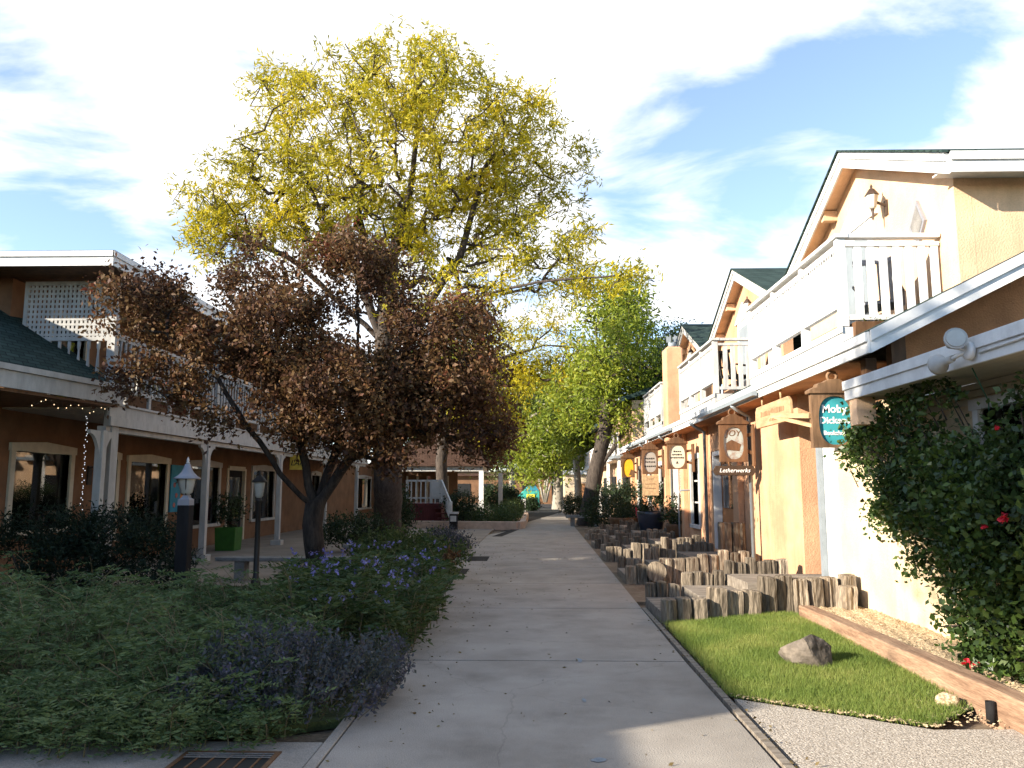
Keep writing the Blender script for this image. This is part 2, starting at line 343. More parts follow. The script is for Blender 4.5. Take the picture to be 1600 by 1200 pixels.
def tree(name, label, base, trunk, ells, ntar, nleaf, lsize, lm, bm, rbase, seed=1, spread=.3, aspect=.45, step=.45, group=None, shell=.0, cat='tree', jit=.16, droop=.2, rmin=.006, stems=None, pend=0., sprays=None):
    rng = np.random.RandomState(seed)
    T = thing(name, base, label, cat, group)
    nodes = []; par = []
    def chain(pts, start=-1):
        last = start
        for p in pts: nodes.append(np.array(p, float)); par.append(last); last = len(nodes)-1
        return last
    def sub(pts):
        out = []
        for a, b in zip(pts[:-1], pts[1:]):
            a, b = np.array(a, float), np.array(b, float); k = max(1, int(np.linalg.norm(b-a)/step))
            for i in range(k): out.append(a+(b-a)*i/k+rng.normal(size=3)*.02)
        out.append(np.array(pts[-1], float)); return out
    chain(sub(trunk)); fixed = []
    for st in (stems or []):
        q = sub(st); dd = np.linalg.norm(np.array(nodes)-q[0], axis=1); chain(q[1:], int(dd.argmin()))
    tg = inell(ells, ntar, rng, shell); top = np.array(trunk[-1])
    tg = tg[np.argsort(np.linalg.norm(tg-top, axis=1)+rng.uniform(0, .8, ntar))]
    ntr = max(2, int(len(sub(trunk))*.55)); tips = []; seg = []
    for t in tg:
        A = np.array(nodes); d = t-A; L = np.linalg.norm(d, axis=1)
        cost = L+np.maximum(0, A[:, 2]-t[2])*.7; cost[:ntr] += 3+L[:ntr]*.5
        i = int(cost.argmin()); a = A[i]; k = max(2, int(L[i]/step)+1)
        pts = []
        for j in range(1, k+1):
            u = j/k; p = a+(t-a)*u; p = p+rng.normal(size=3)*jit*step*(1 if j < k else .3)*2; p[2] += math.sin(u*math.pi)*L[i]*(.10-pend*u); pts.append(p)
        e = chain(pts, i); tips.append(e); seg += list(range(e-k+1, e+1))
    N = len(nodes); A = np.array(nodes); r = np.zeros(N); cnt = np.zeros(N)
    ch = [[] for _ in range(N)]
    for i in range(N):
        if par[i] >= 0: ch[par[i]].append(i)
    s = np.zeros(N)
    for i in range(N-1, -1, -1):
        if not ch[i]: s[i] = 1
        if par[i] >= 0: s[par[i]] += s[i]
    r = rmin+ (rbase-rmin)*((s-1)/max(1, s[0]-1))**.66
    mbx = MB(); seen = set()
    for i in range(N):
        if par[i] >= 0 and i in seen: continue
        c = [par[i]] if par[i] >= 0 else []; j = i
        while True:
            c.append(j); seen.add(j)
            if not ch[j]: break
            j = max(ch[j], key=lambda q: s[q])
        rr = [min(r[q], r[c[1]]*1.25) if k == 0 and par[i] >= 0 else r[q] for k, q in enumerate(c)]
        if par[i] < 0:
            rr[0] *= 1.35
            if len(rr) > 2: rr[1] *= 1.1
        big = max(rr); n = 12 if big > .1 else 7 if big > .03 else 4 if big > .012 else 3
        mbx.tube([tuple(A[q]) for q in c], rr, n, cap=False)
    mbx.build('trunk', bm, T, fixn=False)
    # leaves round the twig ends and along the outer twigs
    thin = np.array([q for q in seg if s[q] <= 2]); 
    src = np.concatenate([np.array(tips), np.array(tips), thin]) if len(thin) else np.array(tips)
    pk = src[rng.randint(0, len(src), nleaf)]
    if sprays:
        k, ln = sprays; ns = nleaf//k; pk = src[rng.randint(0, len(src), ns)]
        o = A[pk]+rng.normal(size=(ns, 3))*spread*.75; dv = rng.normal(size=(ns, 3)); dv[:, 2] -= droop; dv = unit(dv)
        P = (o[:, None, :]+dv[:, None, :]*(np.arange(k)/k*ln)[None, :, None]).reshape(-1, 3)
        D = np.repeat(dv, k, 0)*.6
        leaves('crown', P, lsize, lm, T, aspect, rng, D=D)
    else:
        P = A[pk]+rng.normal(size=(nleaf, 3))*spread
        leaves('crown', P, lsize, lm, T, aspect, rng, droop=droop)
    return T
def clumps(ells, nc, per, sp, rng, shell=.55):
    c = inell(ells, nc, rng, shell); return np.repeat(c, per, 0)+rng.normal(size=(nc*per, 3))*sp
def bush(name, label, ells, nc, per, sp, size, m, cat='shrub', aspect=.5, seed=3, group=None, up=.2, shell=.5, stems=10, zmin=0.02):
    rng = np.random.RandomState(seed); c0 = ells[0][0]
    T = thing(name, (c0[0], c0[1], 0), label, cat, group)
    P = clumps(ells, nc, per, sp, rng, shell); P = P[P[:, 2] > zmin]
    leaves('foliage', P, size, m, T, aspect, rng, up=up)
    mb = MB(); q = inell(ells, stems, rng, .3)
    for p in q:
        b = np.array([c0[0], c0[1], 0])*.6+np.array([p[0], p[1], 0])*.4; mid = (b+p)/2+rng.normal(size=3)*.06; b[2] = 0
        mb.tube([b, mid, p], [.018, .012, .005], 5, cap=False)
    mb.build('stems', M['bark'], T, fixn=False)
    return T
# ------------------------------------------------------------------ setting: ground, path, lawns
def sheet(name, poly, z, m, thick=0.0, kind='structure'):
    mb = MB()
    if thick: mb.prism(poly, 'z', z-thick, z)
    else: mb.add([(x, y, z) for x, y in poly], [tuple(range(len(poly)))])
    o = mb.build(name, m); return tag(o, kind=kind)
def grid_sheet(name, x0, x1, y0, y1, nx, ny, zf, m):
    vs = [(x0+(x1-x0)*i/nx, y0+(y1-y0)*j/ny, 0) for j in range(ny+1) for i in range(nx+1)]
    vs = [(x, y, zf(x, y)) for x, y, _ in vs]
    fs = [(j*(nx+1)+i, j*(nx+1)+i+1, (j+1)*(nx+1)+i+1, (j+1)*(nx+1)+i) for j in range(ny) for i in range(nx)]
    return tag(MB().add(vs, fs, True).build(name, m), kind='structure')
sheet('ground', [(-700, -700), (700, -700), (700, 900), (-700, 900)], -.07, M['dirt'])
# the concrete walk: slabs with open joints
def xr(y): return 1.43+max(0, y-8)*.0145
def xl(y): return -1.25 if y < 10.5 else (-1.25-.35*min(1, (y-10.5)/6) if y < 30 else max(-1.6+(y-30)*.13, -.45))
mb = MB(); ys = [1.5, 4.72, 7.83, 11.2, 14.1, 17.0, 20.5, 24.5, 29, 34, 40, 47, 55, 64, 75, 92]
for a, b in zip(ys[:-1], ys[1:]):
    a2, b2 = a+.016, b-.016
    mb.prism([(xl(a2), a2), (xr(a2), a2), (xr(b2), b2), (xl(b2), b2)], 'z', -.06, 0)
tag(mb.build('path', M['concrete'], bevel=.003), kind='structure')
sheet('path_bed', [(-1.25, 1.5), (1.43, 1.5), (1.43, 8), (2.5, 92), (-.4, 92), (-.45, 40), (-1.55, 29), (-1.55, 17), (-1.25, 10.5)], -.035, M['joint'])
mb = MB()
for a, b in ((1.5, 3.3), (3.32, 5.35)): mb.prism([(-8, a), (-1.345, a), (-1.345, b), (-8, b)], 'z', -.06, -.004)
mb.prism([(-1.335, 1.5), (-1.262, 1.5), (-1.262, 5.9), (-1.335, 5.9)], 'z', -.06, .004)
tag(mb.build('pavement', M['concrete'], bevel=.006), kind='structure')
sheet('plaza', [(-9.4, 13.6), (-4.6, 13.6), (-3.4, 15.6), (-1.62, 17.2), (-1.62, 31), (-1.5, 34.6), (-9.4, 34.6)], -.006, M['concrete2'], .05)
sheet('terrace', [(-1.7, 34.6), (-9.4, 34.6), (-9.4, 95), (-.62, 95), (-.62, 46)], -.012, M['dirt'], .05)
sheet('forecourt', [(1.5+.03, .5), (9, .5), (9, 4.0), (5.2, 4.9), (3.45, 5.75), (2.7, 5.72), (1.56, 6.5)], -.004, M['aggregate'], .05)
sheet('verge', [(xr(8)+.02, 12), (4.1, 12), (4.3, 95), (xr(95)+.02, 95)], -.02, M['dirt'], .05)
for (a, b) in (((1.452, 1.5), (1.452, 6.45)), ((1.452, 6.47), (1.475, 11.2))):
    tag(MB().bar((a[0]+.03, a[1], -.02), (b[0]+.03, b[1], -.02), .055, .065).build('edging_strip', M['tread']), 'thin weathered wood strip along the edge of the walk, '+('by the aggregate paving' if a[1] < 2 else 'by the sunlit lawn'), 'edging')
# lawn with its blades
lawn_poly = [(1.53, 6.52), (2.7, 5.74), (3.27, 6.25), (3.27, 10.4), (1.60, 10.4)]
def lawn_z(x, y): return .0+.05*max(0, min(1, (x-1.6)/1.4))*max(0, min(1, (y-5.8)/3))
mb = MB(); tl = [(x, y, lawn_z(x, y)+.005) for x, y in lawn_poly]; mb.add(tl+[(2.4, 7.6, lawn_z(2.4, 7.6)+.005)], [(i, (i+1) % 5, 5) for i in range(5)])
tag(mb.build('lawn', M['turf']), kind='structure')
def inpoly(P, poly):
    x, y = P[:, 0], P[:, 1]; ins = np.zeros(len(P), bool); j = len(poly)-1
    for i in range(len(poly)):
        xi, yi = poly[i]; xj, yj = poly[j]
        ins ^= ((yi > y) != (yj > y)) & (x < (xj-xi)*(y-yi)/(yj-yi+1e-12)+xi); j = i
    return ins
def blades(name, label, poly, n, h, m, zf=lambda x, y: 0, bare=None):
    lo = np.min(poly, 0); hi = np.max(poly, 0); P = rs.uniform(lo, hi, (n*2, 2)); P = P[inpoly(P, poly)][:n]
    if bare is not None: P = P[rs.uniform(size=len(P)) > bare(P)]
    P = P+rs.normal(size=P.shape)*.018
    n = len(P); z = np.array([zf(x, y) for x, y in P])
    b = np.c_[P, z]; a = rs.uniform(0, 6.283, n); w = np.c_[np.cos(a), np.sin(a), np.zeros(n)]*.0028
    H = h*(.5+rs.uniform(0, 1, n)**.8*.8); t = b+np.c_[rs.normal(size=(n, 2))*.45*H[:, None], H]
    V = np.stack([b-w, b+w, t], 1).reshape(-1, 3); me = bpy.data.meshes.new(name)
    me.vertices.add(3*n); me.vertices.foreach_set('co', V.astype(np.float32).ravel()); me.loops.add(3*n); me.loops.foreach_set('vertex_index', np.arange(3*n, dtype=np.int32))
    me.polygons.add(n); me.polygons.foreach_set('loop_start', np.arange(0, 3*n, 3, dtype=np.int32)); me.polygons.foreach_set('loop_total', np.full(n, 3, np.int32)); me.update(calc_edges=True)
    return tag(link(name, me, m), label, 'grass', kind='stuff')
blades('grass', 'sunlit clipped lawn grass between the walk and the long timber beam', lawn_poly, 90000, .05, M['L_grass'], lawn_z,
       lambda P: np.clip((P[:, 0]-2.75)/.5, 0, 1)*np.clip((7.4-P[:, 1])/1.1, 0, 1)*.93)
left_lawn = [(-8.6, 8.5), (-1.3, 8.5), (-1.5, 12.4), (-3.6, 13.4), (-8.6, 13.5)]
sheet('planting_soil', [(-9, 5.5), (-3, 5.45), (-1.8, 5.6), (-1.27, 5.9), (-1.25, 10.5), (-1.6, 16.5), (-3.4, 15.5), (-4.6, 13.6), (-9.4, 13.6)], .004, M['turf'], .06)
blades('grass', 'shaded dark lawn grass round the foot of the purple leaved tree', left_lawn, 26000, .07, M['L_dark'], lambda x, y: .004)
# gravel strip and beam
grid_sheet('gravel_strip', 3.42, 4.22, 3.2, 10.6, 40, 200, lambda x, y: .115+.012*math.sin(x*31+y*17)*math.sin(y*23)+rs.uniform(0, .02), M['gravel'])
# loose leaf-litter / pebbles on the gravel and bare corner
mb = MB()
for i in range(640):
    x, y = (rs.uniform(3.45, 4.18), rs.uniform(4.5, 10.3)) if i < 260 else (rs.uniform(2.75, 3.3), rs.uniform(5.75, 6.7)) if i < 420 else (lambda t: (1.56+1.2*t+rs.normal(0, .025), 6.52-.78*t+rs.normal(0, .03)))(rs.uniform())
    z = .13 if i < 260 else .012
    a = rs.uniform(0, 6.28); q = rs.uniform(.008, .022)
    mb.add([(x+q*math.cos(a+k*1.57), y+q*.6*math.sin(a+k*1.57), z+rs.uniform(-.004, .012)) for k in range(4)]+[(x, y, z+q*.6)], [(0, 1, 4), (1, 2, 4), (2, 3, 4), (3, 0, 4)])
tag(mb.build('pebbles', M['gravel']), 'loose pebbles and leaf litter on the bare ground beside the beam', 'pebbles', kind='stuff')
def jitterbox(x0, x1, y0, y1, z0, z1, nx, ny, nz, j, rng=random):
    bm = bmesh.new(); bmesh.ops.create_cube(bm, size=1)
    bmesh.ops.subdivide_edges(bm, edges=[e for e in bm.edges if abs(e.verts[0].co.y-e.verts[1].co.y) > .5], cuts=ny)
    if nz: bmesh.ops.subdivide_edges(bm, edges=[e for e in bm.edges if abs(e.verts[0].co.z-e.verts[1].co.z) > .5], cuts=nz)
    for v in bm.verts:
        v.co = Vector((x0+(v.co.x+.5)*(x1-x0)+rng.uniform(-j, j), y0+(v.co.y+.5)*(y1-y0), z0+(v.co.z+.5)*(z1-z0)+rng.uniform(-j, j)))
    mb = MB(); mb.add([tuple(v.co) for v in bm.verts], [tuple(v.index for v in f.verts) for f in bm.faces]) if not bm.verts.index_update() else None
    bm.free(); return mb
B = thing('timber_beam', (3.35, 8, 0), 'long red brown landscape timber edging the gravel under the cream wall', 'timber')
jitterbox(3.24, 3.42, 5.42, 10.1, -.12, .205, 0, 14, 1, .006).build('beam', M['beam'], B, bevel=.012)
B = thing('timber_beam', (3.45, 4.6, 0), 'short near end piece of red brown timber with a dark end crack', 'timber')
jitterbox(3.27, 3.46, 3.4, 5.405, -.14, .19, 0, 6, 1, .006).build('beam', M['beam'], B, bevel=.012)
P = AX(1552, 1105, 3.22); T = thing('pipe_stub', (P.x, P.y, 0), 'short dark pipe stub standing against the red brown beam', 'pipe')
MB().lathe([(.032, -.02), (.032, .13), (.026, .13), (.026, .02)], (3.2, P.y, 0), 14).build('pipe', M['darkpost'], T)
pts = [(3.45, 5.62, .2), (3.36, 5.55, .225), (3.25, 5.5, .215), (3.2, 5.42, .12), (3.2, 5.3, .02), (3.28, 5.12, .012), (3.5, 4.9, .012), (3.9, 4.7, .012)]
tag(MB().tube(pts, .011, 8).build('garden_hose', M['hose']), 'green garden hose looped over the red brown beam', 'hose')
# rocks
def rock(name, label, c, r, seed, m, flat=.6):
    bm = bmesh.new(); bmesh.ops.create_icosphere(bm, subdivisions=4, radius=1); rg = np.random.RandomState(seed)
    for _ in range(13):
        n = Vector(rg.normal(size=3)).normalized(); h = rg.uniform(.52, .86)
        for v in bm.verts:
            d = v.co.dot(n)
            if d > h: v.co -= n*(d-h)*.92
    from mathutils import noise
    for v in bm.verts: v.co *= 1+.10*noise.noise(v.co*2.3)+.04*noise.noise(v.co*7)
    mb = MB(); bm.verts.index_update()
    mb.add([(c[0]+v.co.x*r[0], c[1]+v.co.y*r[1], c[2]+v.co.z*r[2]) for v in bm.verts], [tuple(v.index for v in f.verts) for f in bm.faces]); bm.free()
    return tag(mb.build(name, m), label, 'rock')
P = G(1276, 1047); rock('boulder', 'grey brown boulder sitting on the sunlit lawn', (P.x, P.y+.13, .12), (.29, .25, .21), 12, M['rock'])
P = G(1487, 1106); rock('stone', 'small pale stone at the bare lawn corner by the beam', (P.x, P.y+.05, .03), (.09, .07, .07), 9, M['gravel'])
for k, (px, py, sx, sy, lb) in enumerate(((905, 1032, .035, .10, 'faint pale blue paint streak on the walk beside the wide slab joint'), (936, 1188, .06, .05, 'faint pale blue paint smudge at the bottom of the walk'), (913, 1095, .02, .07, 'thin faint pale blue paint streak in the middle of the nearest slab'))):
    P = G(px, py); rg_ = np.random.RandomState(k+40); q = [(P.x+sx*math.cos(a)*rg_.uniform(.5, 1.1), P.y+sy*math.sin(a)*rg_.uniform(.5, 1.1)) for a in [i*.45 for i in range(14)]]
    tag(MB().add([(x, y, .004) for x, y in q], [tuple(range(14))]).build('paint_mark', M['bluepaint']), lb, 'paint mark', 'blue paint marks on the walk')
# drain grate at the lower left and flat covers
T = thing('drain_grate', (-1.75, 4.6, 0), 'rusty rectangular drain grate set in the lower left pavement', 'grate')
mb = MB(); gx0, gx1, gy0, gy1 = G(292, 1174).x, G(441, 1174).x, G(360, 1174).y-.62, G(360, 1174).y
for a in ((gx0, gx1, gy0, gy0+.03), (gx0, gx1, gy1-.03, gy1), (gx0, gx0+.03, gy0+.03, gy1-.03), (gx1-.03, gx1, gy0+.03, gy1-.03)): mb.box(*a, -.03, .004)
mb.build('frame', M['brownwood'], T)
MB().box(gx0+.03, gx1-.03, gy0+.03, gy1-.03, -.05, -.0015).build('pit', M['black'], T)
for i in range(5): MB().box(gx0+.11+i*.095, gx0+.122+i*.095, gy0+.03, gy1-.03, -.001, .004).build('slat', M['brownwood'], T)
for i in range(3): MB().box(gx0+.03, gx1-.03, gy1-.06-i*.035, gy1-.05-i*.035, .0045, .008).build('slat', M['stone'], T)
for k, (px, py, sx, sy, lb) in enumerate(((713, 893, .22, .5, 'dark metal drain cover by the path edge, nearer of two'), (747, 873, .24, .6, 'dark metal drain cover by the path edge, farther of two'))):
    P = G(px, py); tag(MB().box(P.x-sx, P.x+sx, P.y-sy, P.y+sy, -.02, .006).build('drain_cover', M['darkpost']), lb, 'drain cover')
P = G(792, 832); tag(MB().prism([(P.x-.42, P.y-2.6), (P.x-.1, P.y-2.6), (P.x+.42, P.y+2.2), (P.x+.1, P.y+2.2)], 'z', -.02, .006).build('drain_channel', M['darkpost']), 'long dark drain channel beside the pink kerb', 'drain cover')
# pink kerb bed
mb = MB(); K = [(-5.9, 34.2), (-.62, 33.2), (-.42, 33.9), (-.35, 46)]
for a, b in zip(K[:-1], K[1:]): mb.bar((*a, .12), (*b, .12), .24, .36)
tag(mb.build('raised_kerb', M['kerb'], bevel=.02), 'low pink kerb round the planting bed beyond the plaza', 'kerb')

# ------------------------------------------------------------------ wall with openings
def wall_open(mb, x, th, y0, y1, z0, z1, holes, axis='x'):
    """slab whose face lies at x (or y) with rectangular openings (a0,a1,z0,z1)"""
    def bx(a, b, c, d):
        if b-a < 1e-4 or d-c < 1e-4: return
        mb.box(x, x+th, a, b, c, d) if axis == 'x' else mb.box(a, b, x, x+th, c, d)
    cur = y0
    for h in sorted(holes):
        bx(cur, h[0], z0, z1); bx(h[0], h[1], z0, h[2]); bx(h[0], h[1], h[3], z1); cur = h[1]
    bx(cur, y1, z0, z1)
    return mb
def window(par, x, s, y0, y1, z0, z1, m=None, w=.10, cross=(1, 0), name='window', arch=.0, sill=True):
    """window in a wall facing s along x: frame (part) with pane and sill (sub-parts)"""
    m = m or M['trim']; mb = MB(); o = x+s*.045
    mb.box(x-s*.12, o, y0-w, y0, z0, z1); mb.box(x-s*.12, o, y1, y1+w, z0, z1)
    mb.prism([(y0-w-.03, z1), (y1+w+.03, z1), (y1+w+.03, z1+w*1.1), ((y0+y1)/2, z1+w*1.1+arch), (y0-w-.03, z1+w*1.1)], 'x', x-s*.12, x+s*.06)
    fr = mb.build(name, m, par)
    mb = MB()
    for i in range(cross[0]-0):
        if cross[0] > 1 and i: yy = y0+(y1-y0)*i/cross[0]; mb.box(x-s*.09, x-s*.04, yy-.025, yy+.025, z0, z1)
    for i in range(cross[1]):
        zz = z0+(z1-z0)*(i+1)/(cross[1]+1); mb.box(x-s*.088, x-s*.042, y0, y1, zz-.02, zz+.02)
    if mb.v: mb.build('glazing_bar', m, fr)
    MB().box(x-s*.075, x-s*.067, y0, y1, z0, z1).build('pane', M['glass'], fr)
    if sill: MB().box(x-s*.12, x+s*.075, y0-w-.03, y1+w+.03, z0-.09, z0).build('sill', m, fr, bevel=.006)
    return fr

# ------------------------------------------------------------------ right hand building
RB = thing('gabled_shop', (4.05, 20, 0), 'long ochre shop building with three white trimmed gables and upper balconies', 'building')
WX = 4.05
# street wall: bays with recessed doors and windows
holes = [(16.3, 18.3, .3, 2.45), (19.6, 20.5, .75, 2.35), (21.9, 23.6, .3, 2.45), (24.6, 25.5, .75, 2.35), (27, 28.6, .3, 2.4), (29.6, 30.8, .75, 2.35)]
mb = MB(); wall_open(mb, WX, .3, 12.28, 33.5, 0, 3.35, holes); mb.box(WX+.3, 4.6, 12.28, 12.4, 0, 3.2)
for y in (15.55, 18.6, 21.1, 23.95, 26.2, 29.0, 32): mb.box(WX-.12, WX-.001, y, y+.42, 0, 3.2)
mb.build('wall', M['orange_l'], RB, bevel=.012)
mb = MB()
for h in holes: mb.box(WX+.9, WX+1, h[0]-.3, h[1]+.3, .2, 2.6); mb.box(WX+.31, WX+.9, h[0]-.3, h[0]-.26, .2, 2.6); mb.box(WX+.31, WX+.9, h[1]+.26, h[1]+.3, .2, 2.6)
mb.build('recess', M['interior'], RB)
for h in holes:
    if h[2] < .5:
        d = MB().box(WX+.20, WX+.25, h[0]+.1, h[1]-.1, .3, 2.35).build('door', M['orange'], RB)
        MB().box(WX+.185, WX+.199, h[0]+.25, h[1]-.25, 1.2, 2.15).build('pane', M['glass'], d)
        MB().box(WX+.02, WX+.19, h[0], h[0]+.1, .3, 2.45).box(WX+.02, WX+.19, h[1]-.1, h[1], .3, 2.45).box(WX+.02, WX+.19, h[0]+.1, h[1]-.1, 2.35, 2.45).build('frame', M['white'], d)
        MB().lathe([(.03, 0), (.034, .03), (.015, .05)], (WX+.19, h[0]+.2, 1.3), 8, 'x').build('handle', M['bronze'], d)
    else: window(RB, WX, -1, *h, M['white_worn'], .12, (1, 2))
# near cream wing
NX = 4.2
nh = [(5.2, 6.05, 1.2, 2.34), (6.30, 7.55, 1.2, 2.34), (3.2, 5.0, 1.2, 2.34)]
mb = MB(); wall_open(mb, NX, .25, -3, 11.6, -.1, 2.595, nh); mb.box(NX+.25, 5, 11.4, 11.6, -.1, 3.2)
mb.box(NX, NX+.25, 9.21, 11.39, 2.596, 3.3)
mb.build('near_wall', M['cream'], RB, bevel=.01)
MB().box(NX-.035, NX-.001, 11.2, 11.61, 0, 3.1).build('corner_board', M['white'], RB)
MB().box(WX+.05, WX+.16, 11.62, 11.72, 0, 2.9).build('downspout', M['metal_grey'], RB)
mb = MB()
for i in range(3): mb.box(NX-.02-.004*i, NX-.001, -3, 8.9, 2.40+.068*i, 2.458+.068*i)
mb.build('siding', M['siding'], RB)
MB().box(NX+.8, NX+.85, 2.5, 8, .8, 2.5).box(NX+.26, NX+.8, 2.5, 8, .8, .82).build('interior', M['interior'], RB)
mb = MB().box(NX+.5, NX+.56, 6.45, 6.62, 1.25, 2.0).box(NX+.4, NX+.45, 6.8, 7.1, 1.25, 1.9); mb.build('shop_display', M['teal'], RB)
mb = MB().box(NX+.52, NX+.58, 5.3, 5.6, 1.4, 2.25).box(NX+.5, NX+.55, 7.2, 7.4, 1.3, 2.2).box(NX+.4, NX+.7, 6.3, 7.5, 2.12, 2.15); mb.build('shop_display', M['letter_w'], RB)
for h in nh: window(RB, NX, -1, *h, M['white'], .09, (1, 0))
# low roof over the near wing: fascia, soffit, roof
FX = 3.5
lr = MB().box(FX+.03, 4.6, -3, 8.96, 2.76, 2.80).prism([(4.6, 2.76), (8, 3.0), (8, 3.06), (4.6, 2.80)], 'y', -3, 8.96).build('low_roof', M['darkroof'], RB)
MB().box(FX, FX+.029, -3, 9.0, 2.585, 2.79).box(FX-.022, FX-.001, -3, 9.0, 2.70, 2.80).box(FX+.03, 4.2, 8.97, 9.0, 2.6, 2.79).build('fascia', M['white'], lr, bevel=.004)
mb = MB()
for i in range(5): mb.box(FX+.031+i*.134, FX+.158+i*.134, -3, 8.96, 2.60, 2.62)
mb.build('soffit', M['siding'], lr)
MB().box(FX+.02, FX+.22, 8.72, 8.92, 2.3, 2.598).build('bracket', M['gable'], lr)
# end wall above it and corner post
mb = MB().prism([(4.1, 2.81), (12, 2.81), (12, 5.2), (7.6, 5.2), (4.1, 3.42)], 'y', 9.0, 9.2); mb.build('end_wall', M['orange'], RB)
MB().box(3.98, 4.14, 8.84, 8.98, 2.8, 3.3).box(3.78, 3.9, 9.05, 9.2, 2.6, 3.08).build('corner_post', M['brownwood'], RB)
# porch roof (main eave)
EX = 3.6
def zr(x): return 3.24+(x-EX)*.5
pr = MB().prism([(EX, zr(EX)), (7.5, zr(7.5)), (7.5, zr(7.5)+.05), (EX, zr(EX)+.05)], 'y', 8.5, 9.62).prism([(EX, zr(EX)), (5.05, zr(5.05)), (5.05, zr(5.05)+.05), (EX, zr(EX)+.05)], 'y', 9.62, 33.5).build('porch_roof', M['roof'], RB)
MB().box(EX-.03, EX-.001, 8.47, 33.5, 3.04, 3.27).box(EX-.06, EX-.031, 8.47, 33.5, 3.16, 3.262).build('fascia', M['white'], pr, bevel=.005)
MB().prism([(EX, zr(EX)-.20), (7.5, zr(7.5)-.20), (7.5, zr(7.5)-.01), (EX, zr(EX)-.01)], 'y', 8.47, 8.499).prism([(EX, zr(EX)-.07), (7.5, zr(7.5)-.07), (7.5, zr(7.5)+.045), (EX, zr(EX)+.045)], 'y', 8.44, 8.469).build('rake_board', M['white'], pr)
MB().prism([(EX, zr(EX)-.20), (7.5, zr(7.5)-.20), (7.5, zr(7.5)-.17), (EX, zr(EX)-.17)], 'y', 8.5, 8.99).build('soffit', M['white'], pr)
MB().prism([(EX, 3.05), (WX+.2, 3.05), (WX+.2, 3.07), (EX, 3.07)], 'y', 9.21, 33.5).build('soffit', M['orange'], pr)
mb = MB()
for i, (a, b) in enumerate(((12.6, 16.8), (20.4, 24.6), (25.4, 30))): mb.box(EX-.135, EX-.061, a, b, 3.09-.02*(i == 0), 3.16-.02*(i == 0))
mb.build('gutter', M['metal_grey'], pr)
for y in (14.45, 18.2, 22.6, 26.6): MB().tube([(EX-.10, y-.4, 3.06), (EX+.1, y-.2, 2.96), (WX-.16, y, 2.9), (WX-.16, y, .35)], .035, 8).build('downspout', M['metal_grey'], RB)
# gables
BX, GX = 4.73, 5.0
def zg(dy): return 6.60-abs(dy)*.44
for gi, yc in enumerate((11.8, 18.4, 24.8)):
    hs = 2.97; e = hs
    rf = MB()
    for s in (-1, 1): rf.prism([(yc, 6.60), (yc+s*e, zg(e)), (yc+s*e, zg(e)+.1), (yc, 6.70)], 'x', BX+.03, 12).prism([(yc, 6.728), (yc+s*(e+.03), zg(e+.03)+.128), (yc+s*(e+.03), zg(e+.03)+.155), (yc, 6.755)], 'x', BX-.06, 12)
    g = rf.build('gable_roof', M['roof'], RB)
    mb = MB()
    for s in (-1, 1):
        mb.prism([(yc, 6.47), (yc+s*e, zg(e)-.13), (yc+s*e, zg(e)+.115), (yc, 6.715)], 'x', BX, BX+.029)
        mb.prism([(yc, 6.62), (yc+s*e, zg(e)+.02), (yc+s*e, zg(e)+.125), (yc, 6.725)], 'x', BX-.025, BX-.001)
    mb.build('barge_board', M['white'] if gi == 0 else M['white_worn'], g)
    mb = MB()
    for s in (-1, 1): mb.prism([(yc, 6.57), (yc+s*e, zg(e)-.03), (yc+s*e, zg(e)-.005), (yc, 6.595)], 'x', BX+.03, GX+.05)
    mb.build('soffit', M['gable'], g)
    for s in (1,):
        for q in (1.0, 2.2): MB().box(BX+.05, GX, yc+s*q-.06, yc+s*q+.06, zg(q)-.2, zg(q)-.04).build('bracket', M['gable'], g)
    MB().prism([(yc-2.58, 3.4), (yc+2.58, 3.4), (yc+2.58, zg(2.58)-.035), (yc, 6.56), (yc-2.58, zg(2.58)-.035)], 'x', GX, GX+.2).build('gable_wall', M['gable'] if gi == 0 else M['orange_l'], RB)
    # french door with white pediment casing, on the gable wall
    d = MB().box(GX-.03, GX-.001, yc-.35, yc+.75, 3.6, 5.55).build('balcony_door', M['white'], RB)
    MB().prism([(yc-.55, 5.56), (yc+.95, 5.56), (yc+.2, 5.98)], 'x', GX-.05, GX-.002).build('pediment', M['white'], d)
    MB().box(GX-.036, GX-.031, yc-.22, yc+.62, 3.95, 5.4).build('pane', M['metal_grey'], d)
    # lantern
    lz = 5.62; ly = yc-.83
    L = MB().bar((GX, ly, lz-.06), (GX-.16, ly, lz+.0), .03, .03).box(GX-.02, GX-.001, ly-.05, ly+.05, lz-.2, lz+.02).build('wall_lantern', M['bronze'], RB)
    MB().lathe([(.035, -.10), (.055, -.08), (.085, .09)], (GX-.2, ly, lz), 6).build('lamp_glass', M['lampglass'], L)
    MB().lathe([(.10, .095), (.085, .12), (.035, .19), (.012, .2), (.02, .225), (.004, .26)], (GX-.2, ly, lz), 6).build('lantern_cap', M['bronze'], L)
    MB().lathe([(.012, -.26), (.02, -.13), (.03, -.102)], (GX-.2, ly, lz), 6).build('finial', M['bronze'], L)
# near side wall of the first gable and its eave
MB().box(GX+.2, 12, 9.222, 9.4, 3.3, zg(2.58)-.04).build('side_wall', M['gable'], RB)
MB().box(BX+.03, 12, 8.80, 8.828, zg(2.97)-.12, zg(2.97)+.11).box(BX+.03, 12, 8.775, 8.799, zg(2.97)+.02, zg(2.97)+.12).box(BX+.03, 12, 8.829, 9.22, zg(2.97)-.03, zg(2.97)-.01).build('eave_fascia', M['white'], RB)
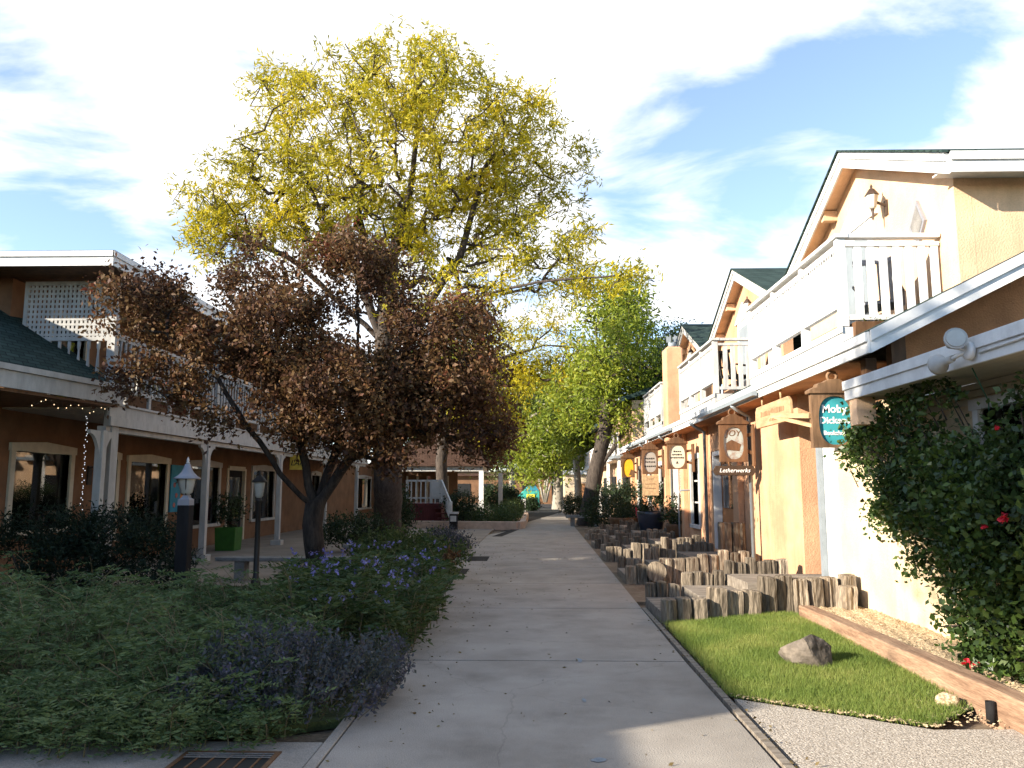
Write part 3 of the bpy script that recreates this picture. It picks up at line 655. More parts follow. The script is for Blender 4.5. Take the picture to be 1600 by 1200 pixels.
# diamond shaped framed picture on the first gable
T = thing('diamond_picture', (GX, 10.1, 5.04), 'grey diamond shaped picture hung on the sunlit gable wall', 'picture')
MB().prism([(10.06, 5.30), (10.30, 5.00), (10.10, 4.70), (9.88, 4.98)], 'x', GX-.04, GX-.002).build('frame', M['pale_metal'], T)
MB().prism([(10.06, 5.23), (10.24, 5.00), (10.10, 4.76), (9.93, 4.98)], 'x', GX-.046, GX-.041).build('picture', M['stone'], T)
# balconies
BF = 3.75
def balcony(y0, y1, m, slots, near_side=True):
    z0, z1 = 3.50, 4.66
    b = MB().box(BF+.05, GX, y0+.05, y1-.05, z0-.02, z0+.04).build('balcony', m, RB)
    MB().box(BF, BF+.05, y0, y1, z0-.25, z0+.05).box(BF+.05, GX-.3, y0, y0+.05, z0-.2, z0+.05).box(BF-.02, BF-.001, y0-.02, y1, z0-.02, z0+.06).build('fascia', m, b)
    n = max(2, round((y1-y0)/1.35))
    for i in range(n+1):
        yy = y0+(y1-y0-.1)*i/n; MB().box(BF-.01, BF+.09, yy, yy+.1, z0+.061, z1-.001).build('post', m, b)
    MB().box(BF-.04, BF+.12, y0-.04, y1+.02, z1, z1+.05).box(BF-.004, BF+.06, y0+.1, y1, z1-.13, z1-.06).build('top_rail', m, b, bevel=.006)
    MB().box(BF-.004, BF+.07, y0+.1, y1, z0+.30, z0+.38).build('bottom_rail', m, b)
    # boards between the rails, close set with narrow gaps
    mb = MB(); y = y0+.115; k = 0
    while y < y1-.1:
        w = .088; mb.box(BF+.012, BF+.04, y, y+w, z0+.381, z1-.05); y += w+.034; k += 1
    mb.build('boards', m, b)
    mb = MB(); y = y0+.12
    while y < y1-.12: mb.prism([(y, z1-.13), (y+.06, z1-.13), (y+.03, z1-.17)], 'x', BF-.012, BF+.0); y += .085
    mb.build('scalloped_trim', m, b)
    # near side: rail and open balusters
    MB().box(BF+.121, GX-.02, y0-.03, y0+.09, z1, z1+.05).build('side_rail', m, b)
    MB().box(BF+.1, GX-.02, y0, y0+.06, z1-.1, z1-.05).build('side_rail', m, b)
    MB().box(BF+.1, GX-.02, y0, y0+.06, z0+.14, z0+.2).build('side_rail', m, b)
    for k in range(7):
        xx = BF+.2+k*.155; MB().box(xx, xx+.085, y0+.01, y0+.05, z0+.201, z1-.101).build('baluster', m, b)
    return b
balcony(9.6, 13.7, M['white'], 3); balcony(16.4, 20.3, M['white_worn'], 3); balcony(23.2, 26.8, M['white_worn'], 3)
# chimney through the eave
ch = MB().prism([(3.66, 2.9), (4.14, 2.9), (4.14, 5.44), (4.07, 5.5), (3.73, 5.5), (3.66, 5.44)], 'y', 21.75, 22.35).build('chimney', M['orange_l'], RB, bevel=.04)
mb = MB().lathe([(.11, 5.5), (.11, 5.66)], (3.9, 22.05, 0), 14)
for a in range(6): mb.box(3.9+.13*math.cos(a*1.047)-.02, 3.9+.13*math.cos(a*1.047)+.02, 22.05+.13*math.sin(a*1.047)-.02, 22.05+.13*math.sin(a*1.047)+.02, 5.66, 5.84)
mb.build('flue_cap', M['metal_grey'], ch)
# planter box under the near balcony side
T = thing('planter_box', (4.3, 9.6, 3.5), 'brown wooden planter box below the near end of the white balcony', 'planter')
MB().prism([(9.50, 3.60), (9.74, 3.60), (9.72, 3.42), (9.54, 3.42)], 'x', 3.88, 5.0).build('box', M['brownwood'], T)
leaves('plant', rs.uniform((3.95, 9.52, 3.58), (4.95, 9.72, 3.66), (260, 3)), .05, M['L_olive'], T, .3)
# chairs on the balconies
def chair(name, label, x, y, z, m, rot, w=.5):
    T = thing(name, (x, y, z), label, 'chair'); T.rotation_euler = (0, 0, 0)
    def q(a, b, c): return (x+a*math.cos(rot)-b*math.sin(rot), y+a*math.sin(rot)+b*math.cos(rot), z+c)
    for sx in (-1, 1):
        for sy in (-1, 1): MB().bar(q(sx*w/2, sy*w/2, 0), q(sx*w/2*.92, sy*w/2*.9, .43), .04, .04).build('leg', m, T)
    mb = MB(); mb.add([q(-w/2, -w/2, .42), q(w/2, -w/2, .42), q(w/2, w/2, .42), q(-w/2, w/2, .42), q(-w/2, -w/2, .46), q(w/2, -w/2, .46), q(w/2, w/2, .46), q(-w/2, w/2, .46)], [(0,3,2,1),(4,5,6,7),(0,1,5,4),(1,2,6,5),(2,3,7,6),(3,0,4,7)]); mb.build('seat', m, T)
    mb = MB()
    for k in range(4): mb.bar(q(-w/2+.06+k*.125, w/2, .46), q(-w/2+.06+k*.125, w/2+.1, .95), .07, .025)
    mb.bar(q(-w/2, w/2+.1, .95), q(w/2, w/2+.1, .95), .04, .07); mb.build('backrest', m, T)
    for sx in (-1, 1): MB().bar(q(sx*w/2, -w/2, .66), q(sx*w/2, w/2+.05, .66), .06, .03).bar(q(sx*w/2, -w/2+.03, .46), q(sx*w/2, -w/2+.03, .645), .04, .04).build('armrest', m, T)
    return T
chair('balcony_chair', 'grey slatted armchair behind the near balcony balusters', 4.55, 10.35, 3.54, M['pale_metal'], 2.6)
chair('balcony_chair', 'dark armchair on the middle balcony under the second gable', 4.35, 17.0, 3.54, M['chair_d'], 2.2)
# twin floodlight on the near fascia
T = thing('floodlight', (FX-.05, 6.3, 2.68), 'twin white floodlight fixed to the low white fascia above the rose bush', 'floodlight')
fy = AX(1522, 560, FX).y
MB().lathe([(.02, 0), (.075, .0), (.07, -.035), (.03, -.045)], (FX-.023, fy, 2.69), 16, 'x').build('mount', M['white'], T)
def head(c, d, nm):
    c, d = Vector(c), Vector(d).normalized(); prof = [(-.17, .028), (-.09, .032), (-.05, .045), (0, .083), (.035, .087)]
    h = MB().tube([c+d*t for t, r in prof], [r for t, r in prof], 18).build('lamp_head', M['shade_white'], T)
    MB().tube([c+d*.0355, c+d*.042], [.074, .070], 18).build('lens', M['lampglass'], h)
    MB().tube([(FX-.05, fy, 2.69), c-d*.17], .016, 8).build('arm', M['white'], T)
head((FX-.15, fy-.02, 2.78), (-.25, -1, .12), 0); head((FX-.13, fy+.28, 2.63), (-.12, 1, -.1), 1)
MB().tube([(FX-.012, fy-.1, 2.66), (FX-.012, fy-.6, 2.67), (FX-.012, fy-1.1, 2.70), (FX-.012, fy-3, 2.705)], .011, 6).build('conduit', M['white'], T)
tag(MB().tube([(3.62, 6.6, 2.59), (3.9, 6.9, 2.35), (4.12, 7.3, 2.0)], .006, 5).build('plant_wire', M['hose']), 'thin green wire running from the low soffit to the rose bush', 'wire')
# ------------------------------------------------------------------ left hand building with the upper gallery
LB = thing('gallery_shop', (-9.4, 20, 0), 'two storey brown stucco shop building with white balcony gallery in shade', 'building')
LX = -9.4; PX = -7.5
def wy(px, x=LX): return abs(x)*FPX/(832-px)*1.0
H = []
def hole(pa, pb, z0, z1): H.append((wy(pa)+.06, wy(pb)-.06, z0, z1))
hole(8, 104, .85, 2.30); hole(152, 178, .55, 2.27); hole(196, 258, .58, 2.25); hole(294, 341, .62, 2.25); hole(352, 384, .0, 2.25); hole(393, 428, .62, 2.25)
hole(486, 500, .4, 2.2); hole(556, 580, .6, 2.2)
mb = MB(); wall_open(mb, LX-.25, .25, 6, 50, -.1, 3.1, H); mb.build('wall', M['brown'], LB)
for i, h in enumerate(H):
    if h[2] < .1:
        d = MB().box(LX-.12, LX-.07, h[0]+.12, h[1]-.12, 0, 2.2).build('door', M['darkpost'], LB)
        MB().box(LX-.1, LX+.03, h[0], h[0]+.12, 0, 2.26).box(LX-.1, LX+.03, h[1]-.12, h[1], 0, 2.26).box(LX-.1, LX+.035, h[0]+.12, h[1]-.12, 2.2, 2.33).build('frame', M['trim'], d)
        MB().box(LX-.068, LX-.062, h[0]+.3, h[1]-.3, .3, 2.0).build('pane', M['glass'], d)
    else: window(LB, LX, 1, *h, M['trim'] if i < 3 else M['shade_white'], .13, (1, 0), arch=.06)
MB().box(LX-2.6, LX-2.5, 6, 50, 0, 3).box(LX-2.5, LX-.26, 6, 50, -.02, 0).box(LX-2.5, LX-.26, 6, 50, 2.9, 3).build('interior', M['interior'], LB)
# goods and lamps behind the panes
h = H[2]
MB().box(LX-.7, LX-.66, h[0]+.3, h[0]+.9, 1.55, 1.85).box(LX-.8, LX-.74, h[0]+1.0, h[0]+1.12, .9, 2.1).box(LX-.9, LX-.8, h[0]+.2, h[0]+1.7, 1.5, 1.54).box(LX-.9, LX-.8, h[0]+.5, h[0]+1.9, 1.78, 1.81).build('shop_display', M['letter_w'], LB)
MB().prism([(h[0]+.4, 1.15), (h[0]+.95, 1.15), (h[0]+.95, 1.5), (h[0]+.8, 1.5)], 'x', LX-.62, LX-.6).build('shop_display', M['gold'], LB)
MB().box(LX-.60, LX-.58, h[0]+.06, h[0]+.2, 1.75, 2.15).build('shop_display', M['poster_o'], LB)
h = H[3]
MB().box(LX-.8, LX-.7, h[0]+1.3, h[0]+1.9, 1.3, 2.0).box(LX-.7, LX-.6, h[0]+1.2, h[0]+1.5, 1.9, 2.1).build('shop_display', M['gold'], LB)
h = H[5]; MB().box(LX-.8, LX-.7, h[0]+.3, h[0]+.8, 1.4, 2.0).build('shop_display', M['letter_w'], LB)
for i, (k, u, z) in enumerate(((0, .72, 2.02), (2, .75, 2.05), (3, .8, 2.05), (5, .35, 2.0), (6, .4, 1.3))):
    h = H[k]; MB().lathe([(.02, .07), (.06, .05), (.07, 0), (.04, -.03)], (LX-.8, h[0]+(h[1]-h[0])*u, z), 10).build('ceiling_lamp', M['shoplight'], LB)
rgd = np.random.RandomState(6); cols = ['letter_w', 'gold', 'poster', 'poster_o', 'poster_p', 'oval_cream', 'stone', 'palewood']
for k in (0, 1, 2, 3, 5, 6, 7):
    h = H[k]; W_ = h[1]-h[0]; MB().box(LX-1.0, LX-.45, h[0]+.05, h[1]-.05, h[2]+.06, h[2]+.10).box(LX-1.1, LX-.95, h[0]+.1, h[1]-.1, 1.30, 1.33).build('display_shelf', M['palewood'], LB)
    for i in range(7):
        yy = h[0]+.1+rgd.uniform(0, W_-.35); zz_ = h[2]+.10 if i < 4 else 1.33; xx = LX-.55-rgd.uniform(0, .3) if i < 4 else LX-1.02; w_, t_ = rgd.uniform(.08, .3), rgd.uniform(.12, .55)
        MB().box(xx-.06, xx+.04, yy, yy+w_, zz_, zz_+t_).build('shop_display', M[cols[rgd.randint(len(cols))]], LB, bevel=.01)
for k in (0, 2, 3, 5):
    h = H[k]; ld = bpy.data.lights.new('shop_light', 'POINT'); ld.energy = 9; ld.color = (1, .85, .62); ld.shadow_soft_size = .06
    lo = bpy.data.objects.new('shop_light', ld); C.objects.link(lo); lo.location = (LX-.55, h[0]+(h[1]-h[0])*.6, 1.95)
# upper storey
Y0, Y1 = 13.9, 36.0
UH = [(15.2, 16.3, 3.4, 5.0), (19, 20.6, 3.9, 5.0), (23, 24.1, 3.4, 5.0), (27, 28.6, 3.9, 5.0)]
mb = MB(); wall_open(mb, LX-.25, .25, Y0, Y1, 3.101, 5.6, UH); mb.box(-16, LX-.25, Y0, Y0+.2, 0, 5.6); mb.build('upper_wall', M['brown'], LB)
for h in UH: window(LB, LX, 1, *h, M['trim'], .11, (1, 1), name='upper_window')
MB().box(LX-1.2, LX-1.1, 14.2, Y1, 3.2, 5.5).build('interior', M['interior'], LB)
MB().box(-16, -7.1, 13.0, Y1+.6, 5.40, 5.42).build('eave_soffit', M['brownwood'], LB)
rf = MB().add([(-16, 12.95, 5.62), (-7.05, 12.95, 5.62), (-7.05, Y1+.6, 5.62), (-16, Y1+.6, 5.62), (-11.5, 17.4, 6.95), (-11.5, Y1-3.8, 6.95)],
   [(0, 1, 4), (1, 2, 5, 4), (2, 3, 5), (3, 0, 4, 5), (0, 3, 2, 1)]).build('hip_roof', M['roof'], LB)
MB().box(-16, -7.08, 12.97, 12.999, 5.36, 5.62).box(-7.105, -7.075, 13.0, Y1+.6, 5.36, 5.62).box(-16, -7.05, 12.94, 12.969, 5.52, 5.61).box(-7.074, -7.045, 12.94, Y1+.6, 5.52, 5.61).build('fascia', M['white'], rf)
# gallery floor with fascia, posts, rails, turned balusters
gal = MB().box(LX, PX+.02, Y0, Y1, 3.02, 3.1).build('balcony', M['shade_white'], LB)
MB().box(PX+.02, PX+.07, Y0-.06, Y1, 2.86, 3.12).box(PX+.071, PX+.10, Y0-.06, Y1, 2.72, 2.88).box(PX+.071, PX+.11, Y0-.06, Y1, 3.09, 3.13).build('fascia', M['shade_white'], gal)
MB().box(PX-.16, PX+.0, Y0-.02, Y1, 2.62, 2.715).build('beam', M['shade_white'], gal)
MB().box(PX-.03, PX+.05, Y0+.12, Y1, 4.33, 4.40).box(PX-.02, PX+.04, Y0+.12, Y1, 4.28, 4.329).build('top_rail', M['shade_white'], gal)
MB().box(PX-.03, PX+.05, Y0+.12, Y1, 3.36, 3.43).build('bottom_rail', M['shade_white'], gal)
prof = [(.030, 3.43), (.030, 3.52), (.018, 3.55), (.032, 3.66), (.034, 3.72), (.020, 3.98), (.018, 4.08), (.030, 4.11), (.030, 4.28)]
b0 = MB().lathe(prof, (PX+.01, Y0+.27, 0), 8).build('baluster', M['shade_white'], gal); y = Y0+.27
while y < 31:
    y += .178
    if abs((y-Y0) % 4.75) < .12: continue
    c = b0.copy(); C.objects.link(c); c.parent = gal; c.location = (0, y-Y0-.27, 0)
for k in range(24):
    y = Y0+.5+k*.9; MB().box(PX-.0, PX+.045, y, y+.09, 3.131, 3.359).build('block', M['shade_white'], gal)
for k in range(5): MB().box(PX-.07, PX+.07, Y0-.05+k*4.75, Y0+.09+k*4.75, 3.131, 5.4).build('upper_post', M['shade_white'], LB)
# lattice end screen and end rail
LT = MB().box(LX+.25, PX-.08, Y0-.02, Y0+.03, 5.26, 5.33).box(LX+.25, PX-.08, Y0-.02, Y0+.03, 4.24, 4.31).box(LX+.25, LX+.32, Y0-.02, Y0+.03, 4.311, 5.259).box(PX-.15, PX-.08, Y0-.02, Y0+.03, 4.311, 5.259).build('lattice_screen', M['shade_white'], gal)
mb = MB()
n = 18
for i in range(n): x = LX+.34+i*(PX-.16-LX-.34)/n; mb.box(x+.020, x+.066, Y0-.012, Y0+.002, 4.311, 5.259)
for i in range(10): z = 4.32+i*.094; mb.box(LX+.321, PX-.151, Y0-.0145, Y0-.0005, z+.01, z+.052)
mb.build('slats', M['shade_white'], LT)
MB().box(LX+.25, PX-.08, Y0-.02, Y0+.04, 3.36, 3.42).build('end_rail', M['shade_white'], gal)
for k in range(9):
    c = MB().lathe(prof[:-1]+[(.03, 4.235)], (PX-.25-k*.178, Y0+.01, 0), 8).build('end_baluster', M['shade_white'], gal)
# porch posts with curved brackets and square bases
def post(px_y, m):
    p = MB().box(PX-.07, PX+.07, px_y-.07, px_y+.07, .14, 2.62).build('post', m, LB, bevel=.012)
    MB().box(PX-.15, PX+.15, px_y-.15, px_y+.15, -.08, .139).build('base', m, p, bevel=.01)
    for s in (-1, 1):
        pl = [(px_y+s*.071, 2.61), (px_y+s*.42, 2.61), (px_y+s*.40, 2.55)]+[(px_y+s*(.071+.33*(1-math.sin(a))), 2.55-.55*(1-math.cos(a))) for a in [i*math.pi/2/8 for i in range(1, 8)]]+[(px_y+s*.071, 1.95)]
        MB().prism(pl, 'x', PX-.03, PX+.03).build('bracket', m, p)
    return p
for y in (13.75, 18.3, 23.7, 29.0, 34.2): post(y, M['shade_white'])
# near wing porch, turned about ten degrees, with its green roof
P0 = Vector((-7.38, 14.0, 3.39)); u = Vector((-.174, -.985, 0)); nn = Vector((-.985, .174, 0))
def Q(s, t, z=0): v = P0+u*s+nn*t; return (v.x, v.y, P0.z+t*.63+z)
L = 9.0; W = 3.4
pr2 = MB().add([Q(0, 0), Q(L, 0), Q(L, W), Q(0, W), Q(0, 0, .07), Q(L, 0, .07), Q(L, W, .07), Q(0, W, .07)], [(0,3,2,1),(4,5,6,7),(0,1,5,4),(1,2,6,5),(2,3,7,6),(3,0,4,7)]).build('porch_roof', M['roof'], LB)
def bb(s0, s1, t0, t1, z0, z1):
    vs = []
    for z in (z0, z1):
        for s, t in ((s0, t0), (s1, t0), (s1, t1), (s0, t1)):
            v = P0+u*s+nn*t; vs.append((v.x, v.y, z))
    return vs, [(0,3,2,1),(4,5,6,7),(0,1,5,4),(1,2,6,5),(2,3,7,6),(3,0,4,7)]
MB().add(*bb(-.05, L, -.11, -.005, 3.36, 3.45)).add(*bb(-.05, L, -.06, -.006, 3.10, 3.355)).build('gutter', M['shade_white'], pr2)
MB().add(*bb(-.04, -.001, 0, .5, 3.10, 3.45)).build('fascia', M['trim'], pr2)
MB().add(*bb(0, L, .0, 2.2, 3.05, 3.09)).build('soffit', M['brownwood'], pr2)
MB().add(*bb(-.2, -.02, .1, .28, -.05, 3.1)).build('post', M['shade_white'], LB)
# string lights on the corner post
T = thing('string_lights', (-7.55, 13.7, 2), 'string of tiny lights wound up the near porch post', 'string lights')
pts = []
for i in range(60):
    a = i*.55; z = .9+i*.033; pts.append((-7.66+.018*math.cos(a*3), 13.55+.018*math.sin(a*2.3), z))
for i in range(20): v = P0+u*(.2+i*.09)+nn*.05; pts.append((v.x+.02, v.y, 2.95+.06*math.sin(i*.9)))
MB().tube(pts, .0022, 4).build('wire', M['iron'], T)
bm0 = MB().lathe([(.002, -.008), (.006, -.004), (.006, .004), (.002, .008)], pts[0], 6).build('bulb', M['coolbulb'], T)
for i, p in enumerate(pts[1:]):
    if i % 3 == 2: continue
    c = bm0.copy(); C.objects.link(c); c.parent = T; c.location = Vector(p)-Vector(pts[0])
    if i > 58:
        c.data = bm0.data.copy(); c.data.materials[0] = M['warm']
# poster on the wall
py0, py1 = wy(262)+.05, wy(291)+.05
T = thing('painted_board', (LX, py0, 1), 'turquoise painted board with an orange figure shape on the shaded wall', 'board')
MB().box(LX+.005, LX+.04, py0, py1, 1.02, 2.24).build('board', M['poster'], T)
w = py1-py0
MB().prism([(py0+w*.45, 1.04), (py0+w*.86, 1.04), (py0+w*.74, 1.72), (py0+w*.56, 1.72)], 'x', LX+.041, LX+.05).build('figure', M['poster_o'], T)
MB().bar((LX+.05, py0+w*.55, 1.6), (LX+.05, py0+w*.25, 1.9), .012, .02).bar((LX+.05, py0+w*.6, 1.6), (LX+.05, py0+w*.85, 1.95), .012, .02).bar((LX+.05, py0+w*.3, 1.8), (LX+.05, py0+w*.2, 1.75), .012, .02).build('branches', M['black'], T)
for a, z in ((.18, 1.72), (.2, 1.2), (.3, 1.45)): MB().lathe([(.07, .041), (.06, .052)], (LX, py0+w*a, z), 9, 'x').build('flower', M['poster_p'], T)
# hanging yellow sign under the gallery
T = thing('yellow_sign', (-7.9, 25, 2.3), 'small yellow sign with black letters hanging under the shaded gallery', 'sign')
p = AY(464, 722, 25.0)
MB().box(p.x-.22, p.x+.22, 24.98, 25.02, p.z-.24, p.z+.22).build('board', M['gold'], T)
text('LAP', .24, M['black'], T, (p.x, 24.975, p.z-.03), shear=.3)
MB().tube([(p.x-.15, 25, p.z+.22), (p.x-.15, 25, 2.72)], .008, 5).tube([(p.x+.15, 25, p.z+.22), (p.x+.15, 25, 2.72)], .008, 5).build('hanger', M['iron'], T)
T = thing('wall_lantern', (LX, 17.0, 1.9), 'dark bracket lantern on the brown wall right of the first shop window', 'lantern')
MB().box(LX, LX+.03, 16.75, 16.9, 1.7, 2.1).bar((LX, 16.82, 2.05), (LX+.22, 16.82, 2.1), .03, .03).build('bracket', M['iron'], T)
MB().lathe([(.05, 1.72), (.09, 1.98)], (LX+.2, 16.82, 0), 6).build('lamp_glass', M['interior'], T); MB().lathe([(.11, 1.985), (.03, 2.1), (.01, 2.14)], (LX+.2, 16.82, 0), 6).build('cap', M['iron'], T)
# unseen flat roofed block, added and stepped to shade the walk
N = thing('shade_block', (-11.5, -4, 0), 'unseen flat roofed block added beside the gallery building to shade the walk', 'building')
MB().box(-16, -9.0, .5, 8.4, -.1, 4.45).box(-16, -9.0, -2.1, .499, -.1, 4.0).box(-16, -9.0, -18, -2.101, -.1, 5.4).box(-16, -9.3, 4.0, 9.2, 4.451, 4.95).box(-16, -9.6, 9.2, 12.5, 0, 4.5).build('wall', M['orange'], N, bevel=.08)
for y in (-10, -5, 0): MB().box(-9.05, -8.98, y, y+1.6, .8, 2.2).build('window', M['white_worn'], N)

# ------------------------------------------------------------------ lamp posts and benches by the lawn
T = thing('lamp_post', (-4.6, 10.6, 0), 'square dark lamp post with pale grey bell shaped lantern cap', 'lamp post', 'garden lamp posts')
c = AY(291, 775, 10.6); x, y = c.x, 10.6
MB().box(x-.08, x+.08, y-.08, y+.08, -.05, 1.40).build('post', M['darkpost'], T, bevel=.01)
MB().lathe([(.11, 1.39), (.11, 1.47), (.07, 1.49), (.04, 1.53)], (x, y, 0), 4).build('collar', M['pale_metal'], T)
MB().lathe([(.04, 1.53), (.075, 1.56), (.118, 1.73), (.118, 1.74)], (x, y, 0), 8).build('lamp_glass', M['lampglass'], T)
MB().lathe([(.17, 1.74), (.175, 1.75), (.12, 1.785), (.078, 1.83), (.05, 1.885), (.036, 1.935), (.028, 1.94)], (x, y, 0), 20).build('lantern_cap', M['pale_metal'], T)
MB().lathe([(.018, 1.94), (.028, 1.955), (.014, 1.97), (.02, 1.985), (.004, 2.03)], (x, y, 0), 10).build('finial', M['ac'], T)
mb = MB()
for a in range(4): A = a*1.571+.3; mb.tube([(x+.05*math.cos(A), y+.05*math.sin(A), 1.53), (x+.126*math.cos(A), y+.126*math.sin(A), 1.74)], .008, 5)
mb.build('cage', M['iron'], T)
T = thing('lamp_post', (-4.5, 13.3, 0), 'slim dark lamp post with dark lantern beside the purple leaved tree', 'lamp post', 'garden lamp posts')
c = AY(405, 770, 13.3); x, y = c.x, 13.3
MB().lathe([(.08, -.02), (.08, .1), (.046, .2), (.042, 1.4), (.06, 1.42), (.04, 1.46)], (x, y, 0), 12).build('post', M['iron'], T)
MB().lathe([(.04, 1.46), (.065, 1.5), (.09, 1.70), (.09, 1.72)], (x, y, 0), 8).build('lamp_glass', M['lampglass'], T)
MB().lathe([(.125, 1.72), (.115, 1.75), (.05, 1.82), (.014, 1.85), (.02, 1.87), (.005, 1.92)], (x, y, 0), 12).build('lantern_cap', M['iron'], T)
def bench(lab, pa, pb, y, z, dp=.4, h=.07):
    xa, xb = AY(pa, 800, y).x, AY(pb, 800, y).x
    T = thing('stone_bench', ((xa+xb)/2, y, 0), lab, 'bench', 'stone benches')
    MB().box(xa, xb, y-dp/2, y+dp/2, z-h, z).build('seat', M['stone'], T, bevel=.015)
    for t in (.18, .82): X = xa+(xb-xa)*t; MB().box(X-.09, X+.09, y-dp*.35, y+dp*.35, -.05, z-h-.001).build('leg', M['stone'], T, bevel=.01)
bench('long grey stone bench behind the slim dark lamp post and purple tree', 345, 548, 14.6, .40)
bench('low stone bench in front of the thick brown trunk', 540, 640, 17.6, .42)
bench('pale stone bench at the right path edge under the leaning tree', 884, 942, 36.0, .48, .6, .12)
# green planter, door side
T = thing('planter_pot', (-8.4, 21.6, 0), 'bright green planter pot with a dark shrub against the shaded wall', 'planter')
c = AY(357, 840, 21.6)
MB().lathe([(.36, -.03), (.40, .60), (.36, .60), (.35, .5)], (c.x, 21.6, 0), 4).build('pot', M['greenpot'], T, bevel=.02)
leaves('plant', clumps([((c.x, 21.6, 1.05), (.38, .38, .45))], 40, 30, .08, rs), .08, M['L_dark'], T)

# ------------------------------------------------------------------ things farther down the left side
# raised white porch with stair
T = thing('raised_porch', (-5.6, 35.5, 0), 'raised white railed porch with stair over dark red boards', 'porch')
def X(px, y): return AY(px, 765, y).x
y = 35.5; xa, xb = X(634, y), X(690, y); zt = 1.0
MB().box(xa, xb, y, y+2.4, zt-.14, zt).build('floor', M['redstain'], T)
MB().box(xa, xb, y+.05, y+.1, -.05, zt-.141).box(xb-.1, xb-.05, y+.1, y+2.3, -.05, zt-.141).build('skirt', M['redstain'], T)
MB().box(xa, xb, y, y+.07, 1.95, 2.03).box(xa, xb, y+.01, y+.06, 1.2, 1.27).build('rail', M['white_worn'], T)
for i in range(8): xx = xa+(xb-xa-.1)*i/7; MB().box(xx, xx+(.12 if i in (0, 5, 7) else .055), y+.012, y+.06, zt+.001, 1.949).build('baluster', M['white_worn'], T)
MB().box(xb-.42, xb-.1, y-.02, y-.001, 1.25, 1.94).build('notice_board', M['ac'], T)
xe = X(704, 33.0)
mb = MB()
for i in range(5): mb.box(xb-.3+i*.12, xb-.3+i*.12+.75, y-.35-i*.42, y-.01-i*.42+.07, zt-.2*(i+1)-.04, zt-.2*(i+1))
mb.build('step', M['redstain'], T)
MB().bar((xb, y, 2.0), (xe, 33.2, 1.05), .06, .08).bar((xb, y, 1.25), (xe, 33.2, .35), .05, .06).box(xe-.06, xe+.06, 33.1, 33.22, -.05, 1.12).build('stair_rail', M['white_worn'], T)
mb = MB()
for i in range(12): t = (i+.5)/12; p = Vector((xb, y, 1.25)).lerp(Vector((xe, 33.2, .35)), t); q = Vector((xb, y, 2.0)).lerp(Vector((xe, 33.2, 1.05)), t); mb.bar(p, q, .04, .04)
mb.build('stair_balusters', M['white_worn'], T)
T = thing('litter_bin', (-4.0, 33.0, 0), 'small dark bin with patterned white panel beside the porch stair', 'bin')
xx = X(709, 32.8); MB().box(xx-.16, xx+.16, 32.7, 33.0, -.02, .62).build('body', M['darkpost'], T, bevel=.02); MB().box(xx-.19, xx+.19, 32.67, 33.03, .621, .7).build('lid', M['white_worn'], T); MB().box(xx-.12, xx+.12, 32.69, 32.699, .32, .55).build('panel', M['white_worn'], T)
# brown gabled porch
T = thing('brown_porch', (-4.3, 46, 0), 'brown shingled gable porch on white columns beyond the stair', 'porch')
y = 45; xl_, xr_ = X(696, y), X(752, y); xr2 = X(783, 51)
xc = xr_+.0
MB().box(-8.5, xc+.1, y, y+6, 2.62, 2.9).build('beam', M['white_worn'], T)
MB().prism([(-8.9, 2.9), (xc+.35, 2.9), (-3.9, 5.2), (-5.4, 5.2)], 'y', y-.3, y+6.5).build('roof', M['roof2'], T)
for px_, yy in ((752, y+.1), (782, y+5.6)): xx = X(px_, yy); MB().box(xx-.13, xx+.13, yy-.13, yy+.13, .1, 2.62).build('column', M['white'], T); MB().box(xx-.2, xx+.2, yy-.2, yy+.2, -.05, .1).build('column_base', M['white'], T)
MB().box(-8.9, -4.4, y+2.2, y+2.4, 0, 2.62).build('wall', M['brown'], T)
for i in range(5): MB().box(-7.4+i*.6, -7.3+i*.6, y+2.1, y+2.199, .3, 2.4).build('window_frame', M['trim'], T)
# small stands and equipment
T = thing('arched_cover', (-1.4, 60, 0), 'white boxy cover with a dark arched opening among the far shrubs', 'cabinet')
xx = X(813, 60); MB().box(xx-.4, xx+.4, 60, 60.6, -.05, .9).build('body', M['ac'], T, bevel=.02)
MB().prism([(xx-.28, .0), (xx+.28, .0), (xx+.28, .45)]+[(xx+.28*math.cos(a), .45+.28*math.sin(a)) for a in [i*math.pi/10 for i in range(1, 10)]]+[(xx-.28, .45)], 'y', 59.97, 59.999).build('grille', M['darkpost'], T)
T = thing('canvas_tent', (-.6, 72, 0), 'teal canvas tent with a yellow printed patch at the far end', 'tent')
y = 72; xa, xb = X(808, y), X(843, y); w = xb-xa
MB().prism([(xa, 0), (xb, 0), (xb, 1.45), (xb-w*.18, 1.95), (xb-w*.52, 1.95), (xa, .95)], 'y', y, y+2).build('canvas', M['tent'], T, bevel=.06)
MB().prism([(xb-w*.52, 1.96), (xb-w*.18, 1.96), (xb-.05, 1.50), (xb-w*.66, 1.50)], 'y', y-.05, y-.001).build('flap', M['poster'], T)
MB().box(xa+w*.42, xa+w*.78, y-.07, y-.051, .72, 1.2).build('printed_patch', M['yellow'], T)
text('EC', .34, M['tent'], T, (xa+w*.6, y-.075, .96))
